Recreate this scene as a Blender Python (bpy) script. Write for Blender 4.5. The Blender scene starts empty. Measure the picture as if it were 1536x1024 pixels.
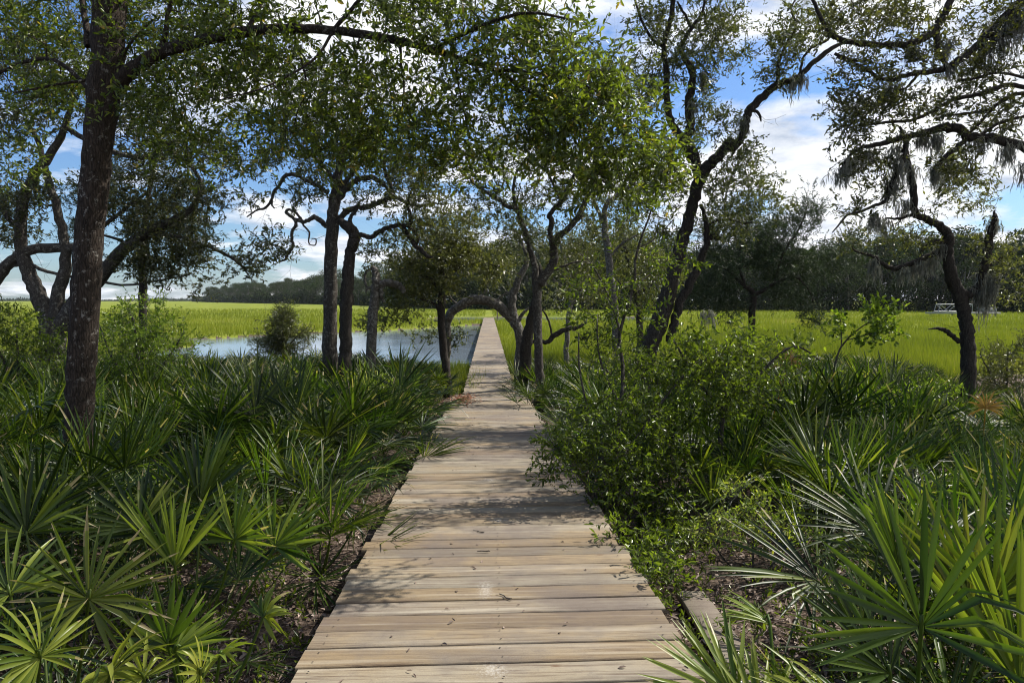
import bpy, math, random
import numpy as np
from mathutils import Vector, Matrix

rng = np.random.default_rng(7)
random.seed(7)
S = bpy.context.scene
COL = S.collection
PI = math.pi
F = 1100.0            # focal length of the photo in its own pixels
E = 3.05              # eye height above the water
PITCH = math.atan(62 / F)


def at(px, py, D):
    """real-world point seen at a pixel of the photo, D metres ahead"""
    x = (px - 768) / F
    y = -(py - 512) / F
    dx, dy, dz = x, math.cos(PITCH) + y * math.sin(PITCH), -math.sin(PITCH) + y * math.cos(PITCH)
    return np.array((dx * D / dy, D, E + dz * D / dy))


# ------------------------------------------------------------------ mesh helpers
class Acc:
    def __init__(s):
        s.V = []; s.F = []; s.A = []; s.M = []; s.n = 0

    def add(s, V, Fs, a=None, m=0):
        V = np.asarray(V, float).reshape(-1, 3)
        Fs = np.asarray(Fs, int)
        if len(V) == 0 or len(Fs) == 0:
            return
        s.V.append(V); s.F.append(Fs + s.n); s.n += len(V)
        if a is None:
            a = np.zeros(len(Fs))
        s.A.append(np.broadcast_to(np.asarray(a, float), (len(Fs),)))
        s.M.append(np.full(len(Fs), m, int))

    def build(s, name, mats, parent=None, origin=None, smooth=False):
        me = s.mesh(name, mats, origin, smooth)
        return link(name, me, parent, origin if parent is None else None)

    def mesh(s, name, mats, origin=None, smooth=False):
        V = np.concatenate(s.V)
        if origin is not None:
            V = V - np.asarray(origin)
        me = bpy.data.meshes.new(name)
        me.vertices.add(len(V))
        me.vertices.foreach_set('co', V.astype(np.float32).ravel())
        tot = np.concatenate([np.full(len(f), f.shape[1], int) for f in s.F])
        loops = np.concatenate([f.ravel() for f in s.F])
        st = np.concatenate(([0], np.cumsum(tot)[:-1]))
        me.loops.add(len(loops))
        me.loops.foreach_set('vertex_index', loops.astype(np.int32))
        me.polygons.add(len(tot))
        me.polygons.foreach_set('loop_start', st.astype(np.int32))
        me.polygons.foreach_set('loop_total', tot.astype(np.int32))
        me.polygons.foreach_set('material_index', np.concatenate(s.M).astype(np.int32))
        if smooth:
            me.polygons.foreach_set('use_smooth', np.ones(len(tot), bool))
        at_ = me.attributes.new('v', 'FLOAT', 'FACE')
        at_.data.foreach_set('value', np.concatenate(s.A).astype(np.float32))
        me.update(calc_edges=True)
        for m in (mats if isinstance(mats, (list, tuple)) else [mats]):
            me.materials.append(m)
        return me


def link(name, me, parent=None, loc=None):
    o = bpy.data.objects.new(name, me)
    COL.objects.link(o)
    if parent is not None:
        o.parent = parent
    if loc is not None:
        o.location = tuple(loc)
    return o


def thing(name, label, cat, loc=(0, 0, 0), group=None):
    o = bpy.data.objects.new(name, None)
    COL.objects.link(o)
    o.location = tuple(loc)
    o.empty_display_size = .2
    return tag(o, label, cat, group)


def tag(o, label, cat, group=None, kind=None):
    o['label'] = label; o['category'] = cat
    if group: o['group'] = group
    if kind: o['kind'] = kind
    return o


def nrm(a):
    return a / np.maximum(np.linalg.norm(a, axis=-1, keepdims=True), 1e-9)


def crom(P, k):
    """catmull-rom through rows of P, k steps per span"""
    P = np.asarray(P, float)
    if len(P) < 3:
        t = np.linspace(0, 1, k + 1)[:, None]
        return P[0] * (1 - t) + P[-1] * t
    Q = np.vstack([2 * P[0] - P[1], P, 2 * P[-1] - P[-2]])
    out = []
    for i in range(1, len(Q) - 2):
        t = np.linspace(0, 1, k, endpoint=False)[:, None]
        a, b, c, d = Q[i - 1], Q[i], Q[i + 1], Q[i + 2]
        out.append(.5 * ((2 * b) + (c - a) * t + (2 * a - 5 * b + 4 * c - d) * t ** 2 + (3 * b - a - 3 * c + d) * t ** 3))
    out.append(P[-1:])
    return np.vstack(out)


def tube(P, R, ns=8, rough=0., cap=True):
    """one tapered tube following P with radii R and lumpy skin"""
    P = np.asarray(P, float); n = len(P)
    T = np.gradient(P, axis=0); T = nrm(T)
    ref = np.array((0.13, 1, 0.07)) if abs(T[0][2]) > .7 else np.array((0.1, 0.05, 1))
    N = np.zeros_like(P)
    v = ref
    for i in range(n):
        v = v - T[i] * np.dot(v, T[i]); v = v / (np.linalg.norm(v) + 1e-9); N[i] = v
    B = np.cross(T, N)
    a = np.arange(ns) * 2 * PI / ns
    ca, sa = np.cos(a)[None, :, None], np.sin(a)[None, :, None]
    R = np.asarray(R, float)[:, None]
    RR = np.repeat(R, ns, 1)
    if rough:
        ph = rng.uniform(0, 6.28, 3)
        s = np.cumsum(np.r_[0, np.linalg.norm(np.diff(P, axis=0), axis=1)])[:, None]
        RR = RR * (1 + rough * (np.sin(3 * a[None] + ph[0] + s * 2.1) * .5 + np.sin(5 * a[None] + ph[1] - s * 3.7) * .35)
                   + rough * .5 * rng.normal(0, 1, RR.shape))
    V = P[:, None, :] + RR[:, :, None] * (N[:, None, :] * ca + B[:, None, :] * sa)
    V = V.reshape(-1, 3)
    i, j = np.meshgrid(np.arange(n - 1), np.arange(ns), indexing='ij')
    j2 = (j + 1) % ns
    Fq = np.stack([i * ns + j, i * ns + j2, (i + 1) * ns + j2, (i + 1) * ns + j], -1).reshape(-1, 4)
    return V, Fq


def tubes(P, R, ns=3):
    """batch of m thin tubes, P (m,n,3), R (m,n)"""
    m, n, _ = P.shape
    if m == 0: return np.zeros((0, 3)), np.zeros((0, 4), int)
    T = nrm(np.gradient(P, axis=1))
    ref = np.broadcast_to(np.array((.31, .52, .79)), T.shape)
    N = nrm(np.cross(T, ref)); B = np.cross(T, N)
    a = np.arange(ns) * 2 * PI / ns
    V = P[:, :, None, :] + R[:, :, None, None] * (N[:, :, None, :] * np.cos(a)[None, None, :, None] + B[:, :, None, :] * np.sin(a)[None, None, :, None])
    k, i, j = np.meshgrid(np.arange(m), np.arange(n - 1), np.arange(ns), indexing='ij')
    j2 = (j + 1) % ns; b = k * n * ns
    Fq = np.stack([b + i * ns + j, b + i * ns + j2, b + (i + 1) * ns + j2, b + (i + 1) * ns + j], -1).reshape(-1, 4)
    return V.reshape(-1, 3), Fq


def leaf_geo(C, Dr, Nn, L, W, fold=.18, simple=False):
    """leaf blades: C base, Dr direction, Nn rough normal, L length, W width"""
    Dr = nrm(Dr); Sd = nrm(np.cross(Dr, Nn)); Nn = np.cross(Sd, Dr)
    L = np.broadcast_to(L, (len(C),))[:, None]; W = np.broadcast_to(W, (len(C),))[:, None]
    b = C; t = C + Dr * L - Nn * L * .12
    if simple:
        l = C + Dr * L * .5 + Sd * W * .5 + Nn * W * fold; r = C + Dr * L * .5 - Sd * W * .5 + Nn * W * fold
        V = np.stack([b, r, t, l], 1).reshape(-1, 3)
        i = np.arange(len(C))[:, None] * 4
        Fq = np.concatenate([i + [0, 1, 2], i + [0, 2, 3]], 1).reshape(-1, 3)
        return V, Fq
    l1 = C + Dr * L * .28 + Sd * W * .42 + Nn * W * fold; r1 = C + Dr * L * .28 - Sd * W * .42 + Nn * W * fold
    l2 = C + Dr * L * .68 + Sd * W * .45 + Nn * (W * fold - L * .04); r2 = C + Dr * L * .68 - Sd * W * .45 + Nn * (W * fold - L * .04)
    V = np.stack([b, r1, r2, t, l2, l1], 1).reshape(-1, 3)
    i = np.arange(len(C))[:, None] * 6
    Fq = np.concatenate([i + [0, 1, 2, 3], i + [0, 3, 4, 5]], 1).reshape(-1, 4)
    return V, Fq


# ------------------------------------------------------------------ materials
def new_mat(name):
    m = bpy.data.materials.new(name); m.use_nodes = True
    nt = m.node_tree; nt.nodes.clear()
    return m, nt


class NT:
    def __init__(s, nt): s.nt = nt

    def n(s, t, ins=None, **kw):
        nd = s.nt.nodes.new(t)
        for k, v in kw.items(): setattr(nd, k, v)
        for k, v in (ins or {}).items():
            if isinstance(v, bpy.types.NodeSocket): s.nt.links.new(v, nd.inputs[k])
            else: nd.inputs[k].default_value = v
        return nd

    def ramp(s, fac, stops):
        r = s.nt.nodes.new('ShaderNodeValToRGB')
        while len(r.color_ramp.elements) < len(stops): r.color_ramp.elements.new(.5)
        for e, (p, c) in zip(r.color_ramp.elements, stops):
            e.position = p
            e.color = (*c, 1) if not isinstance(c, (int, float)) else (c, c, c, 1)
        s.nt.links.new(fac, r.inputs[0])
        return r.outputs[0]

    def math(s, op, a, b=0.5, c=None):
        nd = s.nt.nodes.new('ShaderNodeMath'); nd.operation = op
        for i, v in enumerate([a, b] + ([c] if c is not None else [])):
            if isinstance(v, bpy.types.NodeSocket): s.nt.links.new(v, nd.inputs[i])
            else: nd.inputs[i].default_value = v
        return nd.outputs[0]

    def mix(s, fac, a, b, bt='MIX'):
        nd = s.nt.nodes.new('ShaderNodeMix'); nd.data_type = 'RGBA'; nd.blend_type = bt
        for k, v in ((0, fac), (6, a), (7, b)):
            if isinstance(v, bpy.types.NodeSocket): s.nt.links.new(v, nd.inputs[k])
            else: nd.inputs[k].default_value = v if k == 0 else (*v, 1)
        return nd.outputs[2]

    def out(s, sh):
        o = s.nt.nodes.new('ShaderNodeOutputMaterial'); s.nt.links.new(sh, o.inputs[0])


def leaf_mat(name, stops, trans=.35, rough=.4, tint=(1.5, 1.6, .5), spec=.5, obj_var=.25):
    m, nt = new_mat(name); N = NT(nt)
    a = N.n('ShaderNodeAttribute', attribute_name='v')
    col = N.ramp(a.outputs['Fac'], stops)
    oi = N.n('ShaderNodeObjectInfo')
    hv = N.n('ShaderNodeHueSaturation', {'Color': col, 'Hue': N.math('MULTIPLY_ADD', N.math('FRACT', N.math('MULTIPLY', oi.outputs['Random'], 17.3)), .035 if obj_var else 0., .492 if obj_var else .5),
             'Value': N.math('MULTIPLY_ADD', oi.outputs['Random'], obj_var * 2, 1 - obj_var)})
    col = hv.outputs[0]
    p = N.n('ShaderNodeBsdfPrincipled', {'Base Color': col, 'Roughness': rough, 'Specular IOR Level': spec})
    tc = N.mix(1., col, tint, 'MULTIPLY')
    t = N.n('ShaderNodeBsdfTranslucent', {'Color': tc})
    mx = N.n('ShaderNodeMixShader', {0: trans, 1: p.outputs[0], 2: t.outputs[0]})
    N.out(mx.outputs[0])
    return m


def bark_mat(name, dark, light, lichen, lich=.45, sc=1.):
    m, nt = new_mat(name); N = NT(nt)
    tc = N.n('ShaderNodeTexCoord')
    mp = N.n('ShaderNodeMapping', {'Vector': tc.outputs['Object'], 'Scale': (sc, sc, .22 * sc)})
    n1 = N.n('ShaderNodeTexNoise', {'Vector': mp.outputs[0], 'Scale': 44., 'Detail': 8., 'Roughness': .78})
    v1 = N.n('ShaderNodeTexVoronoi', {'Vector': mp.outputs[0], 'Scale': 48.}, feature='DISTANCE_TO_EDGE')
    n2 = N.n('ShaderNodeTexNoise', {'Vector': tc.outputs['Object'], 'Scale': 15. * sc, 'Detail': 6., 'Roughness': .72})
    n3 = N.n('ShaderNodeTexNoise', {'Vector': tc.outputs['Object'], 'Scale': 1.1 * sc, 'Detail': 3.})
    base = N.mix(N.ramp(n1.outputs[0], [(.35, 0.), (.65, 1.)]), dark, light)
    lf = N.ramp(n2.outputs[0], [(lich + .08, 0.), (lich + .17, 1.)])
    lf = N.math('MULTIPLY', lf, N.ramp(n3.outputs[0], [(.35, .25), (.6, 1.)]))
    col = N.mix(lf, base, lichen)
    crack = N.ramp(v1.outputs[0], [(0., .55), (.14, 1.)])
    col = N.mix(1., col, crack, 'MULTIPLY')
    h = N.math('ADD', N.math('MULTIPLY', n1.outputs[0], .6), N.math('MULTIPLY', crack, .7))
    bp = N.n('ShaderNodeBump', {'Height': h, 'Strength': .9, 'Distance': .02})
    p = N.n('ShaderNodeBsdfPrincipled', {'Base Color': col, 'Roughness': .9, 'Normal': bp.outputs[0], 'Specular IOR Level': .2})
    N.out(p.outputs[0])
    return m


def plain(name, c, rough=.7, metal=0., noise=.25, sc=6.):
    m, nt = new_mat(name); N = NT(nt)
    tc = N.n('ShaderNodeTexCoord')
    n1 = N.n('ShaderNodeTexNoise', {'Vector': tc.outputs['Object'], 'Scale': sc, 'Detail': 5.})
    c2 = tuple(x * (1 - noise) for x in c); c3 = tuple(min(1, x * (1 + noise)) for x in c)
    col = N.ramp(n1.outputs[0], [(.3, c2), (.7, c3)])
    p = N.n('ShaderNodeBsdfPrincipled', {'Base Color': col, 'Roughness': rough, 'Metallic': metal})
    N.out(p.outputs[0])
    return m


M = {}
M['oak'] = leaf_mat('oak_leaves', [(0, (.032, .046, .011)), (.5, (.078, .106, .018)), (.9, (.15, .18, .030)), (1, (.26, .19, .05))], .50, .28)
M['oak_far'] = leaf_mat('oak_leaves_grey', [(0, (.032, .037, .015)), (.5, (.076, .082, .030)), (1, (.15, .15, .06))], .40, .28)
M['oak_bright'] = leaf_mat('oak_leaves_bright', [(0, (.035, .06, .012)), (.5, (.065, .105, .020)), (1, (.12, .165, .035))], .45, .34)
M['shrub'] = leaf_mat('shrub_leaves', [(0, (.04, .06, .010)), (.5, (.13, .165, .022)), (1, (.25, .29, .045))], .5, .26)
M['yellow_shrub'] = leaf_mat('yellow_shrub_leaves', [(0, (.07, .09, .015)), (.6, (.20, .22, .035)), (1, (.34, .29, .07))], .4, .4)
M['cedar'] = leaf_mat('cedar_needles', [(0, (.012, .024, .010)), (.6, (.026, .044, .017)), (1, (.05, .07, .03))], .22, .55)
M['palm'] = leaf_mat('palmetto_blades', [(0, (.009, .018, .005)), (.40, (.024, .042, .007)), (.66, (.085, .118, .015)), (.88, (.21, .23, .034)), (.95, (.24, .20, .09)), (1, (.36, .28, .17))], .38, .38, spec=.32)  # upper green stops raised to put sun brightness into the front fans
M['palm_dead'] = leaf_mat('dead_palmetto_blades', [(0, (.13, .085, .05)), (.6, (.22, .16, .10)), (1, (.34, .27, .19))], .2, .6, (1, 1, 1))
M['palm_orange'] = leaf_mat('orange_palmetto_blades', [(0, (.28, .13, .02)), (.6, (.42, .24, .04)), (1, (.4, .25, .12))], .4, .5, (1, 1, 1))
M['moss'] = leaf_mat('spanish_moss_strands', [(0, (.18, .18, .15)), (.5, (.38, .38, .32)), (1, (.55, .54, .47))], .62, .9, (1, 1, 1), .1)
M['litter'] = leaf_mat('fallen_leaves', [(0, (.07, .045, .035)), (.45, (.20, .145, .115)), (.8, (.36, .28, .23)), (1, (.55, .48, .42))], .08, .6, (1, 1, 1), .3, 0)
M['marsh'] = leaf_mat('marsh_grass_blades', [(0, (.12, .15, .018)), (.45, (.19, .225, .022)), (.85, (.26, .285, .034)), (1, (.34, .30, .10))], .30, .55, (1.2, 1.25, .5), .25, 0)
M['line'] = leaf_mat('treeline_leaves', [(0, (.010, .015, .007)), (.5, (.036, .052, .018)), (1, (.09, .11, .038))], .12, .85, spec=.12)
M['line_moss'] = leaf_mat('treeline_moss', [(0, (.06, .065, .05)), (1, (.12, .12, .10))], .1, .9, (1, 1, 1), .1)
M['bark_brown'] = bark_mat('brown_oak_bark', (.016, .012, .009), (.070, .052, .040), (.30, .28, .25), .49)
M['bark'] = bark_mat('grey_oak_bark', (.030, .025, .021), (.115, .10, .085), (.27, .26, .22), .46)
M['bark_dark'] = bark_mat('dark_oak_bark', (.020, .016, .013), (.075, .064, .053), (.20, .19, .165), .52)
M['bark_grey'] = bark_mat('weathered_oak_bark', (.05, .044, .038), (.19, .17, .145), (.34, .325, .29), .42)


# ------------------------------------------------------------------ ground shape
DS = -.0491                       # fall of the near boardwalk per metre
WX, WC = -.0318, .037             # boardwalk axis: x = WC + WX*y


def walk_x(y): return WC + WX * y


def sn(x, y, s):  # cheap smooth noise
    return (np.sin(x * 1.3 / s + 1.7) * np.cos(y * 1.1 / s - .6) + .5 * np.sin(x * 2.9 / s - y * 2.3 / s + 2.) + .25 * np.cos(x * 5.1 / s + y * 4.7 / s))


def sstep(a, b, x):
    t = np.clip((x - a) / (b - a), 0, 1)
    return t * t * (3 - 2 * t)


def ground_z(x, y):
    x = np.asarray(x, float); y = np.asarray(y, float)
    land = np.interp(y, [-10, 0, 6, 12, 18, 24, 30], [1.15, 1.08, .92, .66, .42, .22, .10]) + sn(x, y, 1.3) * .035 + sn(x, y, 4.) * .05
    shore = 27 + sn(x, y, 7.) * 1.3 - .06 * np.abs(x)
    k = sstep(shore - 1.5, shore + 2.5, y)
    marsh = .14 + sn(x, y, 5.) * .03
    # pond on the left of the walk
    far = np.interp(x / np.maximum(y, 1), [-.60, -.43, -.30, -.12, -.04], [54, 58, 62, 80, 88]) + sn(x * 1., y * .3, 4.) * 2.5
    near = 30. + sn(x, y, 3.) * 1.2
    left = np.interp(x / np.maximum(y, 1) + .05 * np.sin(y * .35), [-.50, -.42], [0, 1])
    pond = sstep(near, near + 2, y) * (1 - sstep(far - 1.2, far + 1.2, y)) * (1 - sstep(walk_x(y) - .1, walk_x(y) + .9, x)) * sstep(.1, .6, left)
    creek = sstep(104, 108, y) * (1 - sstep(128, 132, y)) * sstep(-14, -10, x) * (1 - sstep(22, 26, x))
    z = land * (1 - k) + marsh * k
    return z - (pond + creek).clip(0, 1) * (z + .45)


def gz(x, y): return float(ground_z(x, y))


def marsh_mask(x, y):
    z = ground_z(x, y)
    return sstep(26.5, 29.5, y + sn(x, y, 2.) * .8) * sstep(0.02, .08, z)


# ground sheet
rows = np.concatenate([np.linspace(-14, 24, 110, endpoint=False), 24 + (np.geomspace(1, 4200, 360) - 1)])
cols = np.linspace(-1, 1, 261); cols = np.sign(cols) * np.abs(cols) ** 1.25
YY, AA = np.meshgrid(rows, cols, indexing='ij')
XX = AA * (1.5 * np.maximum(YY, 0) + 26)
ZZ = ground_z(XX, YY)
nr, nc = YY.shape
V = np.stack([XX, YY, ZZ], -1).reshape(-1, 3)
i, j = np.meshgrid(np.arange(nr - 1), np.arange(nc - 1), indexing='ij')
Fq = np.stack([i * nc + j, i * nc + j + 1, (i + 1) * nc + j + 1, (i + 1) * nc + j], -1).reshape(-1, 4)
fc = V[Fq].mean(1)


def ground_mat():
    m, nt = new_mat('ground_soil'); N = NT(nt)
    tc = N.n('ShaderNodeTexCoord'); g = tc.outputs['Object']
    at_ = N.n('ShaderNodeAttribute', attribute_name='v')
    n1 = N.n('ShaderNodeTexNoise', {'Vector': g, 'Scale': 22., 'Detail': 8., 'Roughness': .75})
    v1 = N.n('ShaderNodeTexVoronoi', {'Vector': g, 'Scale': 30.})
    litter = N.mix(N.ramp(v1.outputs['Color'], [(.2, 0.), (.8, 1.)]), (.04, .028, .022), (.20, .15, .12))
    litter = N.mix(N.ramp(n1.outputs[0], [(.35, 0.), (.7, 1.)]), litter, (.055, .04, .028))
    mp = N.n('ShaderNodeMapping', {'Vector': g, 'Scale': (.5, .14, 1)})
    n2 = N.n('ShaderNodeTexNoise', {'Vector': mp.outputs[0], 'Scale': .35, 'Detail': 7., 'Roughness': .65})
    n3 = N.n('ShaderNodeTexNoise', {'Vector': g, 'Scale': 3., 'Detail': 6., 'Roughness': .8})
    grass = N.ramp(n2.outputs[0], [(.3, (.10, .13, .018)), (.5, (.17, .195, .022)), (.7, (.25, .25, .045))])
    grass = N.mix(N.ramp(n3.outputs[0], [(.35, .6), (.6, 0.)]), grass, (.10, .14, .015))
    col = N.mix(at_.outputs['Fac'], litter, grass)
    bp = N.n('ShaderNodeBump', {'Height': N.math('ADD', n1.outputs[0], v1.outputs['Distance']), 'Strength': .8, 'Distance': .03})
    p = N.n('ShaderNodeBsdfPrincipled', {'Base Color': col, 'Roughness': .95, 'Normal': bp.outputs[0], 'Specular IOR Level': .1})
    N.out(p.outputs[0])
    return m


M['ground'] = ground_mat()
a = Acc(); a.add(V, Fq, marsh_mask(fc[:, 0], fc[:, 1]))
g = a.build('ground', M['ground'], smooth=True)
g['kind'] = 'structure'; g['label'] = 'brown woodland floor running out into the green marsh'


def water_mat():
    m, nt = new_mat('pond_water'); N = NT(nt)
    tc = N.n('ShaderNodeTexCoord')
    mp = N.n('ShaderNodeMapping', {'Vector': tc.outputs['Object'], 'Scale': (1., .8, 1)})
    n1 = N.n('ShaderNodeTexNoise', {'Vector': mp.outputs[0], 'Scale': 2.2, 'Detail': 4., 'Roughness': .6})
    n2 = N.n('ShaderNodeTexNoise', {'Vector': mp.outputs[0], 'Scale': .25, 'Detail': 3.})
    h = N.math('MULTIPLY', n1.outputs[0], N.ramp(n2.outputs[0], [(.35, .25), (.65, 1.)]))
    bp = N.n('ShaderNodeBump', {'Height': h, 'Strength': .16, 'Distance': .07})
    p = N.n('ShaderNodeBsdfPrincipled', {'Base Color': (.14, .17, .21, 1), 'Roughness': .07, 'IOR': 1.33, 'Normal': bp.outputs[0], 'Specular IOR Level': .8})
    N.out(p.outputs[0])
    return m


a = Acc()
a.add([(-150, 24, 0), (60, 24, 0), (60, 140, 0), (-150, 140, 0)], [[0, 1, 2, 3]])
w = a.build('water', water_mat()); w['kind'] = 'structure'; w['label'] = 'rippled blue pond water beside the boardwalk'

# ------------------------------------------------------------------ boardwalk
def deck_mat():
    m, nt = new_mat('weathered_deck_boards'); N = NT(nt)
    tc = N.n('ShaderNodeTexCoord'); g = tc.outputs['Object']
    at_ = N.n('ShaderNodeAttribute', attribute_name='v'); v = at_.outputs['Fac']
    off = N.n('ShaderNodeCombineXYZ', {'X': N.math('MULTIPLY', v, 37.), 'Z': N.math('MULTIPLY', v, 91.)})
    ad = N.n('ShaderNodeVectorMath', {0: g, 1: off.outputs[0]}, operation='ADD')
    mp = N.n('ShaderNodeMapping', {'Vector': ad.outputs[0], 'Scale': (.55, 13., 4.)})
    warp = N.n('ShaderNodeTexNoise', {'Vector': ad.outputs[0], 'Scale': 2.6, 'Detail': 2.})
    wm = N.mix(.075, mp.outputs[0], warp.outputs['Color'], 'LINEAR_LIGHT')
    n1 = N.n('ShaderNodeTexNoise', {'Vector': wm, 'Scale': 5., 'Detail': 9., 'Roughness': .72})
    n2 = N.n('ShaderNodeTexNoise', {'Vector': wm, 'Scale': 1.3, 'Detail': 3.})
    n4 = N.n('ShaderNodeTexNoise', {'Vector': g, 'Scale': 1.4, 'Detail': 4., 'Roughness': .6})
    n5 = N.n('ShaderNodeTexNoise', {'Vector': g, 'Scale': 13., 'Detail': 6., 'Roughness': .75})
    tan = N.ramp(v, [(0, (.225, .165, .095)), (.3, (.275, .205, .12)), (.55, (.255, .20, .125)), (.8, (.295, .235, .15)), (1, (.205, .15, .092))])
    grey = N.ramp(v, [(0, (.225, .195, .145)), (.5, (.31, .27, .20)), (1, (.235, .20, .15))])
    tone = N.math('MULTIPLY', N.math('FRACT', N.math('MULTIPLY', v, 7.31)), .5)
    base = N.mix(N.ramp(N.math('ADD', n4.outputs[0], N.math('SUBTRACT', tone, .25)), [(.36, 0.), (.62, 1.)]), tan, grey)
    base = N.mix(1., base, N.ramp(N.math('FRACT', N.math('MULTIPLY', v, 13.7)), [(0., .70), (1., 1.02)]), 'MULTIPLY')
    base = N.mix(N.ramp(n1.outputs[0], [(.36, .85), (.53, 0.)]), base, (.10, .066, .042))
    base = N.mix(N.ramp(n2.outputs[0], [(.55, 0.), (.75, .5)]), base, (.47, .42, .33))
    base = N.mix(N.ramp(n5.outputs[0], [(.57, 0.), (.70, .5)]), base, (.12, .09, .075))
    mo = N.n('ShaderNodeTexNoise', {'Vector': g, 'Scale': .7, 'Detail': 5., 'Roughness': .7})
    base = N.mix(N.ramp(mo.outputs[0], [(.45, 0.), (.60, .62)]), base, (.105, .08, .07))
    # knots
    mk = N.n('ShaderNodeMapping', {'Vector': ad.outputs[0], 'Scale': (1., 2.2, 1.)})
    vk = N.n('ShaderNodeTexVoronoi', {'Vector': mk.outputs[0], 'Scale': 1.9})
    base = N.mix(N.ramp(vk.outputs['Distance'], [(.025, .8), (.055, 0.)]), base, (.12, .07, .04))
    # pale droppings along the middle of the walk
    vs = None
    for (x, y, rx, ry) in ((-.02, 3.22, .13, .14), (-.06, 4.25, .09, .30), (.05, 5.9, .16, .14), (-.03, 7.6, .2, .14)):
        sub = N.n('ShaderNodeVectorMath', {0: g, 1: (x, y, 0)}, operation='SUBTRACT')
        sc_ = N.n('ShaderNodeVectorMath', {0: sub.outputs[0], 1: (1 / rx, 1 / ry, 0)}, operation='MULTIPLY')
        ln = N.n('ShaderNodeVectorMath', {0: sc_.outputs[0]}, operation='LENGTH')
        q = N.math('SUBTRACT', 1., ln.outputs['Value'])
        q = N.math('MAXIMUM', q, 0.)
        vs = q if vs is None else N.math('MAXIMUM', vs, q)
    n6 = N.n('ShaderNodeTexNoise', {'Vector': g, 'Scale': 60., 'Detail': 6., 'Roughness': .8})
    sp = N.math('ADD', N.math('MULTIPLY', vs, .22), n6.outputs[0])
    sp = N.ramp(sp, [(.60, 0.), (.78, .8)])
    sp = N.math('MULTIPLY', sp, N.ramp(vs, [(0., 0.), (.7, .6)]))
    base = N.mix(sp, base, (.52, .50, .46))
    hb = N.math('MULTIPLY', n1.outputs[0], 1.)
    bp = N.n('ShaderNodeBump', {'Height': hb, 'Strength': .55, 'Distance': .012})
    p = N.n('ShaderNodeBsdfPrincipled', {'Base Color': base, 'Roughness': .78, 'Normal': bp.outputs[0], 'Specular IOR Level': .3})
    N.out(p.outputs[0])
    return m


M['deck'] = deck_mat()


def plank(acc, x0, x1, y0, y1, z, th, skew, v, bow=0.):
    """one board lying across the walk, with eased top edges and a slight cup"""
    n = 9
    xs = np.linspace(x0, x1, n)
    b = .006
    prof = [(y0, z - th), (y0, z - b), (y0 + b, z), ((y0 + y1) / 2, z - .0015), (y1 - b, z), (y1, z - b), (y1, z - th)]
    wv = rng.normal(0, .0012, n); wz = rng.normal(0, .0009, n)
    P = []
    for k, x in enumerate(xs):
        t = (x - x0) / (x1 - x0)
        for (y, zz) in prof:
            P.append((x, y + skew * x + wv[k] + bow * math.sin(PI * t), zz + wz[k]))
    m = len(prof)
    Fa = []
    for k in range(n - 1):
        for q in range(m):
            q2 = (q + 1) % m
            Fa.append((k * m + q, k * m + q2, (k + 1) * m + q2, (k + 1) * m + q))
    acc.add(P, Fa, v)
    c0 = tuple(range(m))[::-1]; c1 = tuple((n - 1) * m + q for q in range(m))
    acc.add(P, [c0], v); acc.add(P, [c1], v)


DZ0 = E - 1.5
YEND = 18.75
walk = thing('boardwalk', 'weathered wooden plank boardwalk running straight out over the marsh', 'boardwalk', (0, 0, 0))
a = Acc()
y = -2.6
while y < YEND - .05:
    w_ = .192 + random.uniform(-.006, .006)
    gap = random.choice((.006, .009, .012, .020)) if y < 9 else .010
    d = random.uniform(-.022, .022)
    yc = y + w_ / 2
    plank(a, -.915 + d, .915 + d + random.uniform(-.008, .008), y, y + w_, random.uniform(-.0022, .0022), .038, .028 + random.uniform(-.003, .003), random.random(), random.uniform(-.004, .004))
    if y < 11:
        for bx in (-.84, .02, .84):
            for oy in (-.05, .05):
                qx = bx + random.uniform(-.012, .012); qy = yc + oy + .028 * bx + random.uniform(-.006, .006)
                an = np.arange(7) * 2 * PI / 7
                a.add(np.stack([qx + .0048 * np.cos(an), qy + .0048 * np.sin(an), np.full(7, .0042)], 1), [tuple(range(7))], 0, 1)
    y += w_ + gap
M['screw'] = plain('rusty_screw_heads', (.045, .035, .03), .6, .5, .2, 1)
deck = a.build('deck', [M['deck'], M['screw']], walk)
deck.location = (WC, 0, DZ0)
deck.rotation_euler = Matrix.Identity(3).to_euler()
yaw = math.atan(-WX)
deck.rotation_mode = 'XYZ'
deck.rotation_euler = (math.atan(DS), 0, yaw)
# far level walk
zf = DZ0 + DS * YEND - .01
a = Acc(); y = 0.
LFAR = 82.
while y < LFAR:
    w_ = .192
    d = random.uniform(-.02, .02)
    plank(a, -.69 + d, .69 + d, y, y + w_, random.uniform(-.003, .003), .038, .02, random.random())
    y += w_ + .008
fd = a.build('deck', M['deck'], walk)
fd.location = (walk_x(YEND + .12) - .02, YEND + .12, zf); fd.rotation_euler = (0, 0, yaw)


def box(acc, x0, x1, y0, y1, z0, z1, a=0, m=0):
    P = [(x, y, z) for z in (z0, z1) for y in (y0, y1) for x in (x0, x1)]
    acc.add(P, [(0, 2, 3, 1), (4, 5, 7, 6), (0, 1, 5, 4), (2, 6, 7, 3), (0, 4, 6, 2), (1, 3, 7, 5)], a, m)


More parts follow.
